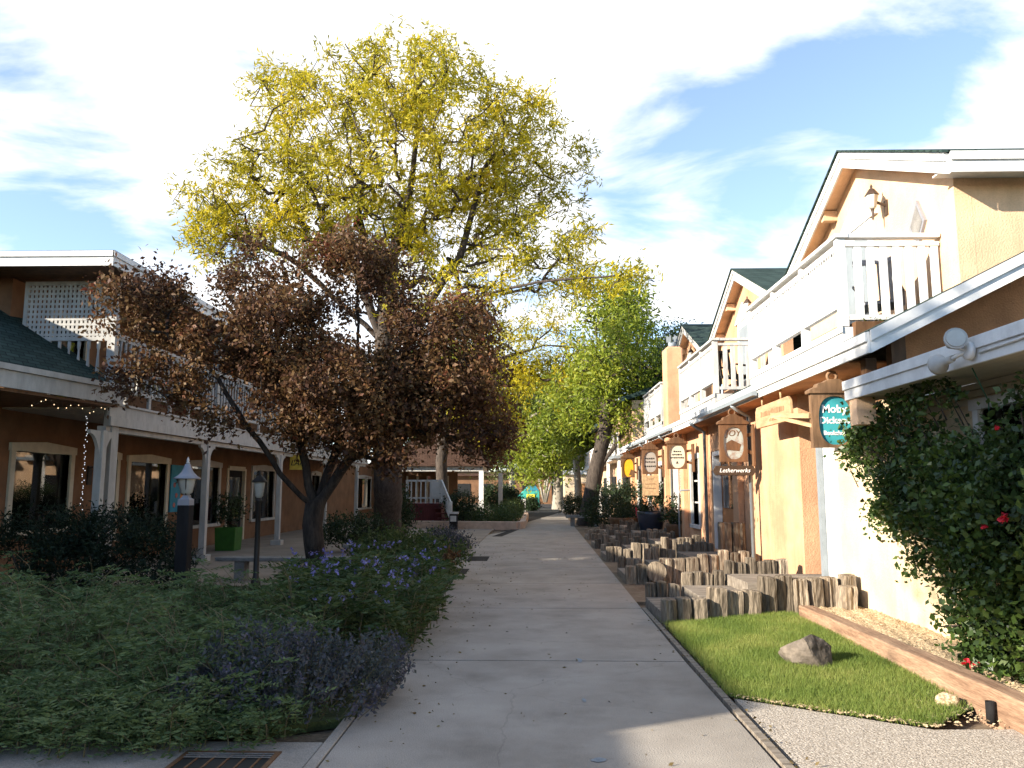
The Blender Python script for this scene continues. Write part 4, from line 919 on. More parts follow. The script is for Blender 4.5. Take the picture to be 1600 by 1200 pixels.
# far buildings
T = thing('tan_building', (4, 92, 0), 'sunlit tan building with flat roof closing the far end of the walk', 'building')
MB().box(X(882, 92), 22, 92, 104, -.1, 3.3).build('wall', M['tan'], T); MB().box(X(880, 92)-.3, 22.3, 91.6, 104, 3.301, 3.75).build('roof', M['white_worn'], T)
MB().box(X(908, 92), X(918, 92), 91.9, 91.99, .0, 2.3).build('door', M['orange'], T)
T = thing('low_building', (-10, 96, 0), 'low brown building with dark eave behind the far left trees', 'building')
MB().box(-26, X(862, 96), 96, 106, -.1, 3.2).build('wall', M['brown'], T); MB().box(-27, X(864, 96)+.3, 95.4, 106, 3.201, 3.7).build('roof', M['roof2'], T)
for i in range(4): MB().box(-9+i*2.6, -7.4+i*2.6, 95.94, 95.99, .8, 2.3).build('window', M['black'], T)
# second building on the right
T = thing('balcony_house', (5, 45, 0), 'cream house with white balcony beyond the main right hand building', 'building')
MB().box(4.5, 12, 36, 62, -.1, 5.6).build('wall', M['gable'], T)
MB().prism([(4.0, 5.5), (12, 8.2), (12, 8.4), (4.0, 5.7)], 'y', 35.6, 62).build('roof', M['roof'], T)
MB().box(3.85, 4.499, 36.5, 60, 3.0, 3.2).build('balcony', M['white'], T)
mb = MB()
for i in range(60): mb.box(3.87, 3.92, 36.6+i*.39, 36.7+i*.39, 3.2, 4.1)
mb.box(3.85, 3.94, 36.5, 60, 4.1, 4.18); mb.build('railing', M['white'], T)
for i in range(5): MB().box(3.9, 4.05, 37+i*5.2, 37.15+i*5.2, 0, 3.0).build('post', M['white'], T)
for i in range(4): MB().box(4.42, 4.49, 38+i*5.2, 39.8+i*5.2, .6, 2.3).build('window', M['black'], T)
MB().box(3.4, 4.5, 33.6, 35.9, 2.9, 3.02).build('canopy', M['metal_grey'], T)
# ------------------------------------------------------------------ weathered timber stairs along the right side
def timber(par, x, y, w, d, z0, z1, rng):
    """one rough upright: rounded, checked and slightly leaning"""
    n = 20; vs = []; ph = rng.uniform(0, 6.28); lv = [0, .15, .35, .55, .75, .9, .97, 1.0]; sc = [1, 1, .99, 1, .985, .98, .96, .87]
    lean = (rng.uniform(-.016, .016), rng.uniform(-.02, .02)); sq = rng.uniform(5, 11); tilt = rng.uniform(-.06, .06)
    notch = [rng.randint(n) for _ in range(5)]; nd = [rng.uniform(.06, .22) for _ in range(5)]
    for l, s in zip(lv, sc):
        for k in range(n):
            a = 2*math.pi*(k+.5)/n; c, q = math.cos(a), math.sin(a); r = (abs(c)**sq+abs(q)**sq)**(-1/sq)
            r *= s*(1+rng.uniform(-.03, .03))
            for m_, dd in zip(notch, nd):
                if k == m_: r *= 1-dd*(.4+.8*l)
            z = z0+(z1-z0)*l+(c*tilt*w if l > .85 else 0)
            vs.append((x+c*r*w/2+lean[0]*l, y+q*r*d/2+lean[1]*l, z))
    L = len(lv); fs = [(i*n+k, i*n+(k+1) % n, (i+1)*n+(k+1) % n, (i+1)*n+k) for i in range(L-1) for k in range(n)]
    vs.append((x+lean[0], y+lean[1], z1+.004+rng.uniform(0, .01))); t = len(vs)-1
    fs += [((L-1)*n+k, (L-1)*n+(k+1) % n, t) for k in range(n)]
    mb = MB(); mb.add(vs, fs, False); return mb.build('timber', M['timber'], par)
def run(T, xa, ya, xb, yb, n, z0, h, rng, w=.17, hv=.038):
    for i in range(n):
        t = (i+.5)/n; L = math.hypot(xb-xa, yb-ya)/n
        timber(T, xa+(xb-xa)*t, ya+(yb-ya)*t+rng.uniform(-.015, .015), L*rng.uniform(.86, 1.02), w*rng.uniform(.8, 1.2), z0-.05, h+rng.uniform(-hv, hv)+(.05 if rng.uniform() < .15 else 0), rng)
def stairs(label, y, x0, k, seed, xe=4.0, dep=1.6):
    rng = np.random.RandomState(seed); T = thing('timber_stairs', (2.6, y, 0), label, 'timber steps', 'weathered timber steps along the right side of the walk')
    g = .12*k
    run(T, x0, y, x0+.56, y+.08*k, 3, 0, .275, rng, .2); run(T, x0+.58, y+.16*k, x0+1.27, y+.34*k, 3, 0, .385, rng, .2); run(T, x0+1.29, y+.42*k, xe, y+.62*k, 6, 0, .49, rng, .21, .035)
    run(T, x0+.02, y+dep, x0+.5, y+dep, 3, 0, .27, rng); run(T, x0+.58, y+dep+.3, x0+1.2, y+dep+.35, 4, 0, .40, rng); run(T, x0+1.28, y+dep+.55, xe-.35, y+dep+.7, 6, 0, .53, rng)
    for a, b, z, u, v in ((x0, x0+.62, .12, .1, dep-.1), (x0+.56, x0+1.3, .25, .22*k+.12, dep+.18), (x0+1.24, xe+(.10 if k == 1 else .0), .39, .62*k+.14, dep+.42)):
        mb = MB(); n = 3
        for i in range(n): mb.box(a+.004*i, b-.004*i, y+u+(v-u)*i/n+.006, y+u+(v-u)*(i+1)/n-.006, -.05, z-.006*((i*7) % 3))
        mb.build('tread', M['tread'], T, bevel=.008)
    return T
stairs('weathered timber steps nearest the lawn, front row in full sun', 10.05, 1.57, 1, 3, 4.14)
stairs('grey timber steps with a round log end, second flight from the lawn', 14.3, 1.62, .4, 8)
stairs('shaded grey timber steps below the oval sign with white script board, third from the lawn', 18.6, 1.66, .3, 13)
stairs('dark shaded timber steps, fourth flight from the lawn', 22.6, 1.72, .3, 21)
stairs('farthest dark timber steps just before the shaded pots', 26.4, 1.78, .2, 27)
rng = np.random.RandomState(5)
T = thing('timber_stump', (3.93, 10.35, 0), 'short sunlit timber stump standing alone in front of the cream wall', 'stump')
o = timber(T, 3.93, 10.42, .22, .22, .08, .40, rng); o.name = 'stump'
T = thing('timber_box', (3.65, 14.6, 0), 'pair of tall grey timber blocks standing by the recessed door', 'timber')
p = AY(1143, 840, 15.0)
for s in (-1, 1): timber(T, p.x+s*.12, 15.0, .235, .2, .3, 1.0, rng)
P = G(983, 880); T = thing('log_round', (P.x, P.y, 0), 'round cut log end leaning in the second timber steps', 'log')
MB().tube([(2.12, 14.05, .2), (2.14, 14.28, .21)], [.17, .16], 14).build('log', M['timber'], T)
# ------------------------------------------------------------------ hanging shop signs
def oval(cx, cz, rx, rz, n=40, p=2.6):
    out = []
    for k in range(n):
        a = 2*math.pi*k/n; c, s = math.cos(a), math.sin(a); r = (abs(c)**p+abs(s)**p)**(-1/p); out.append((cx+rx*c*r, cz+rz*s*r))
    return out
def hanging_sign(label, y, xa, xb, z0, z1, wallx, m, om, orx=.40, orz=.44, crest=True, group='oval shop signs hung from the right hand wall'):
    T = thing('hanging_sign', ((xa+xb)/2, y, z0), label, 'sign', group)
    cx, cz, w, h = (xa+xb)/2, (z0+z1)/2, xb-xa, z1-z0; rx, rz = w*orx, h*orz; d = .10
    # front plate with an oval opening
    ang = sorted([2*math.pi*k/40 for k in range(40)]+[math.atan2(sz*h/2, sx*w/2) % (2*math.pi) for sx in (-1, 1) for sz in (-1, 1)])
    mb = MB()
    for yy in (y-d/2, y+d/2):
        inn, out = [], []
        for a in ang:
            c, s = math.cos(a), math.sin(a); r = ((abs(c)/rx)**2.6+(abs(s)/rz)**2.6)**(-1/2.6); inn.append((cx+c*r, yy, cz+s*r))
            t = min(w/2/abs(c) if abs(c) > 1e-6 else 1e9, h/2/abs(s) if abs(s) > 1e-6 else 1e9); out.append((cx+c*t, yy, cz+s*t))
        n = len(ang); mb.add(inn+out, [(k, (k+1) % n, n+(k+1) % n, n+k) for k in range(n)])
    n = len(ang); A = len(mb.v)-4*n
    mb.f += [(A+k, A+(k+1) % n, A+2*n+(k+1) % n, A+2*n+k) for k in range(n)]+[(A+n+k, A+3*n+k, A+3*n+(k+1) % n, A+n+(k+1) % n) for k in range(n)]; mb.sm += [False]*2*n
    fr = mb.build('frame', m, T)
    pn = MB().prism(oval(cx, cz, rx*1.02, rz*1.02), 'y', y-.02, y+.02).build('panel', om, T)
    if crest:
        q = [(cx-w*.57, z1), (cx+w*.57, z1), (cx+w*.57, z1+h*.06), (cx+w*.47, z1+h*.11), (cx+w*.40, z1+h*.11), (cx+w*.36, z1+h*.19), (cx+w*.24, z1+h*.21), (cx+w*.12, z1+h*.27)]
        q += [(2*cx-a, b) for a, b in reversed(q[2:])]
        c_ = MB().prism(q, 'y', y-d*.75, y+d*.75).build('crest', m, T, bevel=.008)
        R0, r0 = h*.085, h*.03; cz2 = z1+h*.33; vs = []; nn_, mm = 18, 8
        for i in range(nn_):
            for j in range(mm):
                a, b = 2*math.pi*i/nn_, 2*math.pi*j/mm; vs.append((cx+(R0+r0*math.cos(b))*math.cos(a), y+r0*math.sin(b), cz2+(R0+r0*math.cos(b))*math.sin(a)))
        MB().add(vs, [(i*mm+j, ((i+1) % nn_)*mm+j, ((i+1) % nn_)*mm+(j+1) % mm, i*mm+(j+1) % mm) for i in range(nn_) for j in range(mm)], True).build('ring', m, c_)
    # bracket arms and wall board
    MB().bar((wallx-.02, y, cz+h*.25), (xb-.02, y, cz+h*.2), .05, .06).bar((wallx-.02, y, cz-h*.28), (xb-.02, y, cz-h*.2), .05, .06).build('bracket', m, T)
    MB().box(wallx-.05, wallx-.002, y-.09, y+.09, cz-h*.62, cz+h*.5).build('wall_board', m, T, bevel=.01)
    return T, cx, cz, w, h, pn
def bars(par, pn, m, cx, cz, y, rows, w, rng, hgt=.022):
    mb = MB()
    for z, frac in rows:
        x = cx-w*frac/2
        while x < cx+w*frac/2:
            q = rng.uniform(.5, 1.2)*hgt; mb.box(x, x+q, y-.003, y, z-hgt*rng.uniform(.4, .6), z+hgt*rng.uniform(.3, .6)); x += q+hgt*.35
    return mb.build('lettering', m, pn)
def zz(py, y): return AY(832, py, y).z
y = 9.76; T, cx, cz, w, h, pn = hanging_sign('wooden hanging sign with turquoise oval and white lettering by the rose bush', y, 3.38, 3.93, zz(700, y), zz(617, y), NX, M['signwood'], M['teal'], .36, .45)
for s, dz, q in (('Moby', .150, .135), ('Dickens', .0, .112), ('Bookshop', -.165, .068)): text(s, q, M['letter_w'], pn, (cx, y-.021, cz+dz*.92), bold=.003)
MB().bar((3.38, y, cz+.06), (3.18, y+.9, cz+.15), .06, .06).bar((3.40, y, cz-.06), (3.2, y+.8, cz+.12), .045, .045).build('front_bracket', M['palewood'], T)
y = 14.3; T, cx, cz, w, h, pn = hanging_sign('brown hanging sign with painted oval over a narrow script name board', y, 3.32, 3.80, zz(722, y), zz(664, y), WX-.12, M['brownwood'], M['oval_art'], .37, .43)
text('JOY', .15, M['brownwood'], pn, (cx, y-.021, cz+.17), shear=.2)
MB().prism([(cx-.12, cz-.12), (cx+.1, cz-.14), (cx+.13, cz-.02), (cx-.03, cz+.06), (cx-.13, cz+.0)], 'y', y-.026, y-.021).build('motif', M['brownwood'], pn)
zc = zz(735.5, y); q = [(cx-.38, zc), (cx-.33, zc+.085), (cx+.33, zc+.085), (cx+.38, zc), (cx+.33, zc-.085), (cx-.33, zc-.085)]
nb = MB().prism(q, 'y', y-.04, y+.01).build('name_board', M['signdark'], T, bevel=.008)
text('Letherwerks', .105, M['letter_w'], nb, (cx, y-.042, zc), shear=.3, bold=.0)
MB().tube([(cx-.15, y, zc+.06), (cx-.15, y, cz-h/2)], .006, 5).tube([(cx+.15, y, zc+.06), (cx+.15, y, cz-h/2)], .006, 5).build('hanger', M['iron'], T)
rg = np.random.RandomState(4)
y = 19.6; T, cx, cz, w, h, pn = hanging_sign('dark brown hanging sign with pale cream oval and small dark lettering', y, 3.28, 3.74, zz(733, y), zz(694, y), WX-.12, M['brownwood'], M['oval_cream'], .42, .46)
bars(T, pn, M['letter_d'], cx, cz, y-.021, ((cz+.12, .35), (cz+.045, .5), (cz-.03, .68)), w, rg, .035); MB().prism([(cx-.03, cz-.17), (cx+.03, cz-.17), (cx, cz-.11)], 'y', y-.026, y-.021).build('motif', M['letter_d'], pn)
y = 24.1; T, cx, cz, w, h, pn = hanging_sign('dim brown hanging sign with grey oval and three lines of dark lettering', y, 3.28, 3.75, zz(741, y), zz(703, y), WX-.12, M['brownwood'], M['oval_grey'], .40, .42)
bars(T, pn, M['letter_d'], cx, cz, y-.021, ((cz+.1, .6), (cz+.0, .6), (cz-.13, .72)), w, rg, .045)
z1_ = zz(743, y); z0_ = zz(774, y); nb = MB().box(cx-.24, cx+.24, y-.03, y+.01, z0_, z1_).build('lower_board', M['palewood'], T); bars(T, nb, M['letter_b'], cx, z1_, y-.031, ((z1_-.1, .4), (z1_-.25, .7), (z1_-.38, .7)), w, rg, .03)
y = 30.0; T, cx, cz, w, h, pn = hanging_sign('small brown hanging sign with bright yellow oval at the far end', y, 3.32, 3.80, zz(746, y), zz(716, y), WX-.12, M['brownwood'], M['oval_yellow'], .40, .46)
MB().prism([(cx+.02, cz-.28), (cx+.19, cz-.28), (cx+.19, cz-.10), (cx+.1, cz-.05)], 'y', y-.026, y-.021).build('motif', M['brownwood'], pn)
# carved board hung from the eave, facing the walk
T = thing('carved_board', (3.64, 12.2, 2.7), 'pale carved wooden board hanging by ropes from the white eave', 'sign')
ya, yb, zb, zt_ = 11.3, 13.05, 2.57, 2.92; c = (zb+zt_)/2
q = [(ya+.05, zb), (yb-.05, zb), (yb, zb+.10), (yb-.01, zt_-.08), (yb-.08, zt_-.01), (ya+.1, zt_), (ya, zt_-.06), (ya-.02, zb+.1)]
bd = MB().prism(q, 'x', 3.62, 3.67).build('board', M['palewood'], T, bevel=.012)
mb = MB()
for z, a, b, hh in ((c+.03, ya+.25, yb-.3, .09), (c-.09, ya+.2, yb-.8, .05)):
    yy = a
    while yy < b: l = rg.uniform(.03, .07); mb.box(3.614, 3.62, yy, yy+l*.45, z-hh*.5, z+hh*rg.uniform(.2, .5)); yy += l
mb.build('lettering', M['letter_b'], bd)
for yy in (ya+.45, yb-.35): MB().tube([(3.645, yy, zt_-.01), (3.64, yy, 3.06)], .016, 7).build('rope', M['palewood'], T)
# ------------------------------------------------------------------ pots in the shade at the far right
def pot(label, px, py, y, r, h, m, name='plant_pot'):
    x = AY(px, py, y).x; T = thing(name, (x, y, 0), label, 'plant pot', 'shaded plant pots on the right')
    MB().lathe([(r*.68, -.03), (r*.95, h*.8), (r, h*.9), (r, h), (r*.88, h), (r*.86, h*.9)], (x, y, 0), 20).build('pot', m, T)
    leaves('plant', clumps([((x, y, h+r*.9), (r*1.15, r*1.15, r*1.2))], 40, 34, r*.2, rs), .09, M['L_dark'], T, .4, up=.3); return x
pot('tall dark blue glazed pot with a bushy plant near the timber steps', 1017, 820, 24.8, .42, .95, M['bluepot'])
pot('low dark wooden tub with a plant beside the fifth timber steps', 975, 825, 29.5, .55, .6, M['brownwood'])
pot('dark wooden half barrel with a plant against the ochre wall', 1062, 815, 21.9, .38, .7, M['brownwood'])
T = thing('red_ornament', (3.2, 26, 0), 'thin red curved garden ornament beside the blue glazed pot', 'ornament')
p = AY(1000, 815, 25.4); MB().tube([(p.x, 25.4, -.02), (p.x+.03, 25.4, .5), (p.x-.08, 25.4, .85), (p.x-.12, 25.4, 1.05)], [.02, .03, .04, .015], 8).build('ornament', M['rose'], T)
T = thing('step_handrail', (3.1, 22, 0), 'thin grey metal handrail at the fourth timber steps', 'handrail')
p = AY(1062, 830, 20.8); MB().tube([(p.x, 20.8, 0), (p.x, 20.8, 1.5), (p.x+.05, 20.8, 1.58), (p.x+.7, 20.9, 1.6)], .022, 8).build('rail', M['metal_grey'], T)
# ------------------------------------------------------------------ trees
def E(px, py, rpx, rpy, y, ry):
    c = AY(px, py, y); k = y/FPX; return (tuple(c), (rpx*k, ry, rpy*k))
def A3(px, py, y): return tuple(AY(px, py, y))
y = 25.0
b = G(606, 842); tree('locust_tree', 'tall yellow green tree with thick brown trunk on the left of the walk', (b.x, b.y, 0),
     [(b.x, b.y, -.1), A3(606, 760, y), A3(604, 640, y), A3(602, 520, y-.1), A3(608, 400, y)],
     [E(620, 260, 260, 190, y, 4.4), E(410, 330, 125, 100, y-.5, 2.8), E(810, 260, 115, 115, y+.3, 3.0), E(640, 105, 130, 50, y, 2.0), E(860, 390, 105, 85, y-1, 2.0), E(340, 370, 70, 40, y-1, 1.4), E(720, 470, 110, 60, y-1, 2.6), E(930, 440, 80, 40, y-3, 1.2), E(440, 150, 70, 40, y, 1.8)],
     1100, 92000, .16, M['L_locust'], M['bark'], .45, seed=3, spread=.21, aspect=.26, step=.42, jit=.24, droop=.35, rmin=.011, sprays=(7, .34),
     stems=[[A3(604, 560, y), A3(560, 430, y-.6), A3(500, 330, y-.8), A3(450, 220, y-1)], [A3(604, 600, y), A3(680, 460, y-.3), A3(720, 400, y-.5), A3(760, 250, y)],
            [A3(606, 620, y), A3(720, 470, y-1.5), A3(840, 440, y-3), A3(970, 430, y-4)], [A3(606, 420, y), A3(640, 300, y), A3(660, 150, y)], [A3(604, 540, y), A3(450, 400, y-1), A3(340, 360, y-1.4)]])
y = 13.3
b = G(490, 915); tree('plum_tree', 'purple brown leaved tree with dark forked trunk before the gallery building', (b.x, b.y, 0),
     [(b.x, b.y, -.1), A3(489, 850, y), A3(492, 790, y)],
     [E(230, 475, 66, 62, y-.9, .9), E(245, 600, 72, 52, y-1.0, .7), E(385, 425, 42, 62, y-.2, .9), E(535, 430, 72, 62, y+.1, 1.2), E(600, 400, 22, 40, y+.2, .5), E(440, 530, 100, 70, y-.4, 1.6), E(545, 625, 120, 84, y-.3, 1.6), E(695, 525, 84, 66, y+.1, 1.2), E(670, 630, 90, 70, y+.1, 1.3), E(755, 675, 52, 58, y+.1, .9), E(755, 590, 45, 60, y+.2, .9), E(455, 470, 50, 60, y, 1.0), E(625, 470, 40, 60, y+.2, .8), E(460, 640, 60, 60, y-.3, 1.0), E(590, 705, 70, 34, y-.5, .8), E(345, 520, 50, 62, y-.6, .9), E(330, 660, 46, 22, y-1, .4), E(720, 500, 84, 24, y, .7)],
     540, 84000, .074, M['L_plum'], M['bark_d'], .165, seed=8, spread=.135, aspect=.55, step=.25, jit=.2, droop=.25, rmin=.006,
     stems=[[A3(489, 800, y), A3(440, 740, y-.3), A3(385, 665, y-.6), A3(340, 590, y-.8), A3(260, 520, y-1)], [A3(492, 790, y), A3(470, 700, y-.1), A3(440, 600, y-.2), A3(400, 470, y-.2)],
            [A3(492, 790, y), A3(520, 720, y+.1), A3(560, 600, y+.1), A3(560, 450, y+.1)], [A3(492, 800, y), A3(545, 715, y-.2), A3(640, 640, y), A3(720, 580, y+.1)]])
y = 37.0
b = G(915, 803); b = AY(915, 800, y); tree('leaning_tree', 'dark leaning multi stem tree at the right edge of the walk', (b.x, y, 0),
     [(b.x, y, -.1), A3(930, 740, y), A3(945, 680, y), A3(952, 600, y), A3(945, 540, y+.3)],
     [E(960, 540, 60, 85, y, 3.2), E(985, 480, 40, 60, y+1, 2.2), E(1005, 555, 30, 60, y+.5, 2.0), E(920, 620, 60, 70, y+.5, 2.6), E(985, 640, 38, 50, y, 2.0), E(935, 460, 40, 40, y, 2)],
     340, 19000, .20, M['L_ygreen'], M['bark'], .36, seed=5, spread=.34, aspect=.42, step=.6, jit=.22, droop=.25, rmin=.012,
     stems=[[A3(935, 735, y), A3(965, 690, y-.3), A3(990, 640, y-.4), A3(1000, 560, y)], [A3(948, 660, y), A3(990, 628, y-.5), A3(1015, 600, y)], [A3(950, 600, y), A3(985, 520, y+.4), A3(1000, 470, y+.6)]])
y = 42.0
tree('yellow_tree', 'lower drooping yellow green branches tree between the tall tree and the leaning tree', (AY(690, 800, y).x, y, 0),
     [(AY(690, 800, y).x, y, -.1), A3(690, 720, y), A3(700, 620, y)],
     [E(790, 560, 80, 60, y, 2.4), E(760, 640, 70, 60, y, 2.2), E(850, 590, 60, 45, y-1, 1.8), E(905, 560, 50, 45, y-1, 1.6), E(690, 600, 60, 60, y, 2), E(850, 500, 40, 45, y-1, 1.4)],
     300, 24000, .17, M['L_locust'], M['bark'], .30, seed=12, spread=.34, aspect=.32, step=.5, jit=.24, droop=.6, rmin=.010, sprays=(5, .34),
     stems=[[A3(695, 640, y), A3(780, 560, y-.5), A3(850, 540, y-1), A3(920, 545, y-1.2)]])
y = 68.0
tree('background_tree', 'light yellow green tree with pale trunk right of the teal tent', (AY(872, 780, y).x, y, 0),
     [(AY(872, 785, y).x, y, -.1), A3(872, 730, y), A3(868, 690, y)],
     [E(860, 690, 60, 45, y, 4), E(840, 720, 40, 30, y, 3), E(900, 670, 40, 50, y, 3), E(850, 630, 50, 40, y+2, 4)],
     220, 24000, .30, M['L_ygreen'], M['bark_g'], .42, seed=22, spread=.7, aspect=.4, step=1.1, jit=.2, droop=.5, rmin=.02, group='far trees')
y = 60.0
tree('background_tree', 'green many stemmed tree with bare pale lower branches left of the leaning trunk', (AY(903, 785, y).x, y, 0),
     [(AY(905, 785, y).x, y, -.1), A3(903, 750, y), A3(900, 720, y)],
     [E(905, 650, 40, 55, y, 3.2), E(920, 700, 26, 35, y, 2.4), E(890, 610, 40, 40, y, 3)],
     170, 18000, .26, M['L_ygreen'], M['bark_g'], .26, seed=31, spread=.6, aspect=.4, step=.9, jit=.2, droop=.3, rmin=.02, group='far trees')
y = 82.0
tree('background_tree', 'dull olive tree behind the brown gable porch and the tent', (AY(795, 785, y).x, y, 0),
     [(AY(800, 780, y).x, y, -.1), A3(800, 740, y), A3(798, 700, y)],
     [E(795, 700, 40, 45, y, 4), E(770, 670, 50, 50, y, 4), E(820, 660, 40, 40, y, 4)],
     170, 17000, .32, M['L_olive'], M['bark_g'], .3, seed=41, spread=.9, aspect=.4, step=1.2, jit=.2, rmin=.02, group='far trees')
y = 50.0
tree('background_tree', 'broad green tree rising behind the brown porch roof', (AY(700, 780, y).x, y, 0),
     [(AY(690, 790, y).x, y, -.1), A3(692, 720, y), A3(700, 640, y)],
     [E(700, 600, 75, 70, y+3, 3.4), E(770, 610, 60, 60, y+3, 3), E(640, 620, 60, 60, y+4, 3), E(740, 680, 50, 35, y+5, 3)],
     260, 26000, .27, M['L_green'], M['bark'], .45, seed=44, spread=.65, aspect=.4, step=.9, jit=.2, rmin=.02, group='far trees')
y = 42.0
tree('evergreen_tree', 'dark green tree showing behind the chimney and the right balconies', (AY(1050, 760, y).x, y+3, 0),
     [(AY(1030, 785, y).x+1.0, y+3, -.1), A3(1040, 650, y+3), A3(1052, 540, y+3)],
     [E(1052, 560, 22, 45, y+3, 1.4), E(1020, 600, 28, 40, y-2, 1.6), E(1010, 650, 25, 40, y-3, 1.4)],
     130, 16000, .2, M['L_dark'], M['bark'], .25, seed=51, spread=.4, aspect=.35, step=.8, jit=.2, rmin=.02)
for k, (px, yy, hp, w, lm, lb) in enumerate(((700, 120, 640, 60, 'L_green', 'distant green tree left of the walk beyond the low brown building'), (940, 125, 640, 55, 'L_olive', 'distant olive tree above the tan building'), (860, 130, 690, 50, 'L_green', 'distant green tree above the teal tent'))):
    x = AY(px, 780, yy).x
    tree('distant_tree', lb, (x, yy, 0), [(x, yy, -.1), A3(px, 740, yy), A3(px, 715, yy)], [E(px, (hp+740)/2, w, (740-hp)/2, yy, 4)], 110, 11000, .5, M[lm], M['bark'], .4, seed=60+k, spread=1.1, aspect=.5, step=1.5, rmin=.03, group='far trees')
tree('added_shade_tree', 'unseen tree added behind the camera to shade the rose bush', (-13.9, -5.6, 0), [(-13.9, -5.6, -.1), (-13.8, -5.3, 7), (-13.8, -3.4, 9.0)], [((-13.8, -2.6, 9.7), (1.7, 2.0, 1.5))], 130, 13000, .18, M['L_green'], M['bark'], .07, seed=73, spread=.3, step=.6)  # unseen tree put in to shade the roses; trunk bent off the lawn
# bare forked trunks behind the tent
T = thing('bare_tree', (AY(852, 780, 76).x, 76, 0), 'pale bare forked trunks beside the teal tent', 'tree')
mb = MB()
for a, b2 in (((851, 785), (842, 748)), ((851, 785), (852, 750)), ((853, 785), (862, 752)), ((852, 785), (857, 745))): mb.tube([A3(*a, 76), A3((a[0]+b2[0])/2-1, (a[1]+b2[1])/2, 76), A3(*b2, 76)], [.14, .12, .09], 7)
mb.build('trunk', M['bark_g'], T)

# ------------------------------------------------------------------ shrubs and beds
bush('juniper', 'wide dark spreading juniper in the left bed before the shop windows', [((-7.3, 12.3, .95), (.9, .7, .35)), ((-6.3, 12.2, .85), (.9, .7, .42)), ((-5.7, 11.9, .55), (.75, .6, .42)), ((-7.9, 12.4, .75), (.6, .6, .3)), ((-6.9, 11.9, .5), (.7, .6, .4))],
     300, 60, .085, .07, M['L_juniper'], aspect=.3, seed=4, up=.35, shell=.35, stems=26)
bush('clipped_shrub', 'dark rounded shrub behind the purple tree trunk beside the white columns', [(tuple(AY(560, 832, 21.0)), (.95, .7, .42))], 110, 50, .1, .07, M['L_dark'], seed=6, up=.3)
bush('clipped_shrub', 'tall dark green shrub right of the thick brown trunk', [(tuple(AY(622, 800, 27.0)), (.55, .6, .75))], 90, 50, .13, .08, M['L_dark'], seed=7, up=.3)
bush('catmint_clump', 'bluish grey green clump at the plaza edge below the red boards', [(tuple(AY(692, 848, 20.0)), (.75, .7, .30))], 130, 50, .08, .05, M['L_catmint'], seed=8, up=.5)
bush('hedge', 'dark hedge behind the white porch columns', [(tuple(AY(780, 778, 55)), (1.3, 1.0, .8)), (tuple(AY(795, 782, 57)), (.9, 1.0, .7))], 150, 50, .18, .14, M['L_dark'], seed=9)
bush('hedge', 'small dark shrub beside the arched white cover and teal tent', [(tuple(AY(830, 789, 63)), (.6, .7, .5))], 80, 50, .16, .14, M['L_dark'], seed=10)
bush('bed_plants', 'mixed green plants filling the bed behind the pink kerb', [(tuple(AY(765, 806, 37)), (1.5, 1.4, .42)), (tuple(AY(727, 808, 37)), (1.0, 1.3, .45)), (tuple(AY(797, 800, 41)), (.7, 2.2, .42)), (tuple(AY(800, 795, 48)), (.7, 2, .5))], 260, 40, .14, .1, M['L_bed'], seed=13, up=.4)
bush('bed_plants', 'leafy green shrub by the stair of the white railed porch', [(tuple(AY(720, 790, 34.6)), (.7, .5, .6))], 80, 40, .12, .09, M['L_dark'], seed=14, up=.4)
bush('shade_shrub', 'dark mass of shrubs under the leaning tree on the right', [(tuple(AY(945, 800, 33)), (.9, 1.0, .6)), (tuple(AY(985, 788, 32)), (.7, .8, .75)), (tuple(AY(965, 780, 36)), (1.1, 1.2, .6)), (tuple(AY(1000, 780, 33.5)), (.5, .8, 1.1))], 260, 44, .14, .09, M['L_dark'], seed=15, up=.3)
bush('shade_shrub', 'low clipped hedge beside the pale bench at the far right edge', [(tuple(AY(898, 788, 52)), (.9, 1.0, .55))], 90, 44, .14, .1, M['L_dark'], seed=16, up=.3)
# plants at the foot of the thick trunk and path edge
bush('border_plants', 'green border plants between the blue flowers and the thick brown trunk', [(tuple(AY(640, 860, 15.6)), (.8, 1.2, .35)), (tuple(AY(690, 872, 14.0)), (.4, .8, .32)), (tuple(AY(600, 862, 16.5)), (.8, .8, .3))], 180, 44, .1, .07, M['L_bed'], seed=17, up=.4)
T = thing('dry_flower', (-1.7, 13.2, 0), 'withered reddish brown flower heads at the path edge', 'flowers')
p = AY(703, 868, 13.2); leaves('flower_head', clumps([((p.x, 13.2, p.z), (.1, .1, .08))], 16, 16, .035, rs), .05, M['L_plum'], T, .6)
MB().tube([(p.x, 13.2, 0), (p.x+.02, 13.2, p.z)], .008, 5).tube([(p.x-.06, 13.2, 0), (p.x-.05, 13.2, p.z-.03)], .008, 5).build('stem', M['stem'], T)

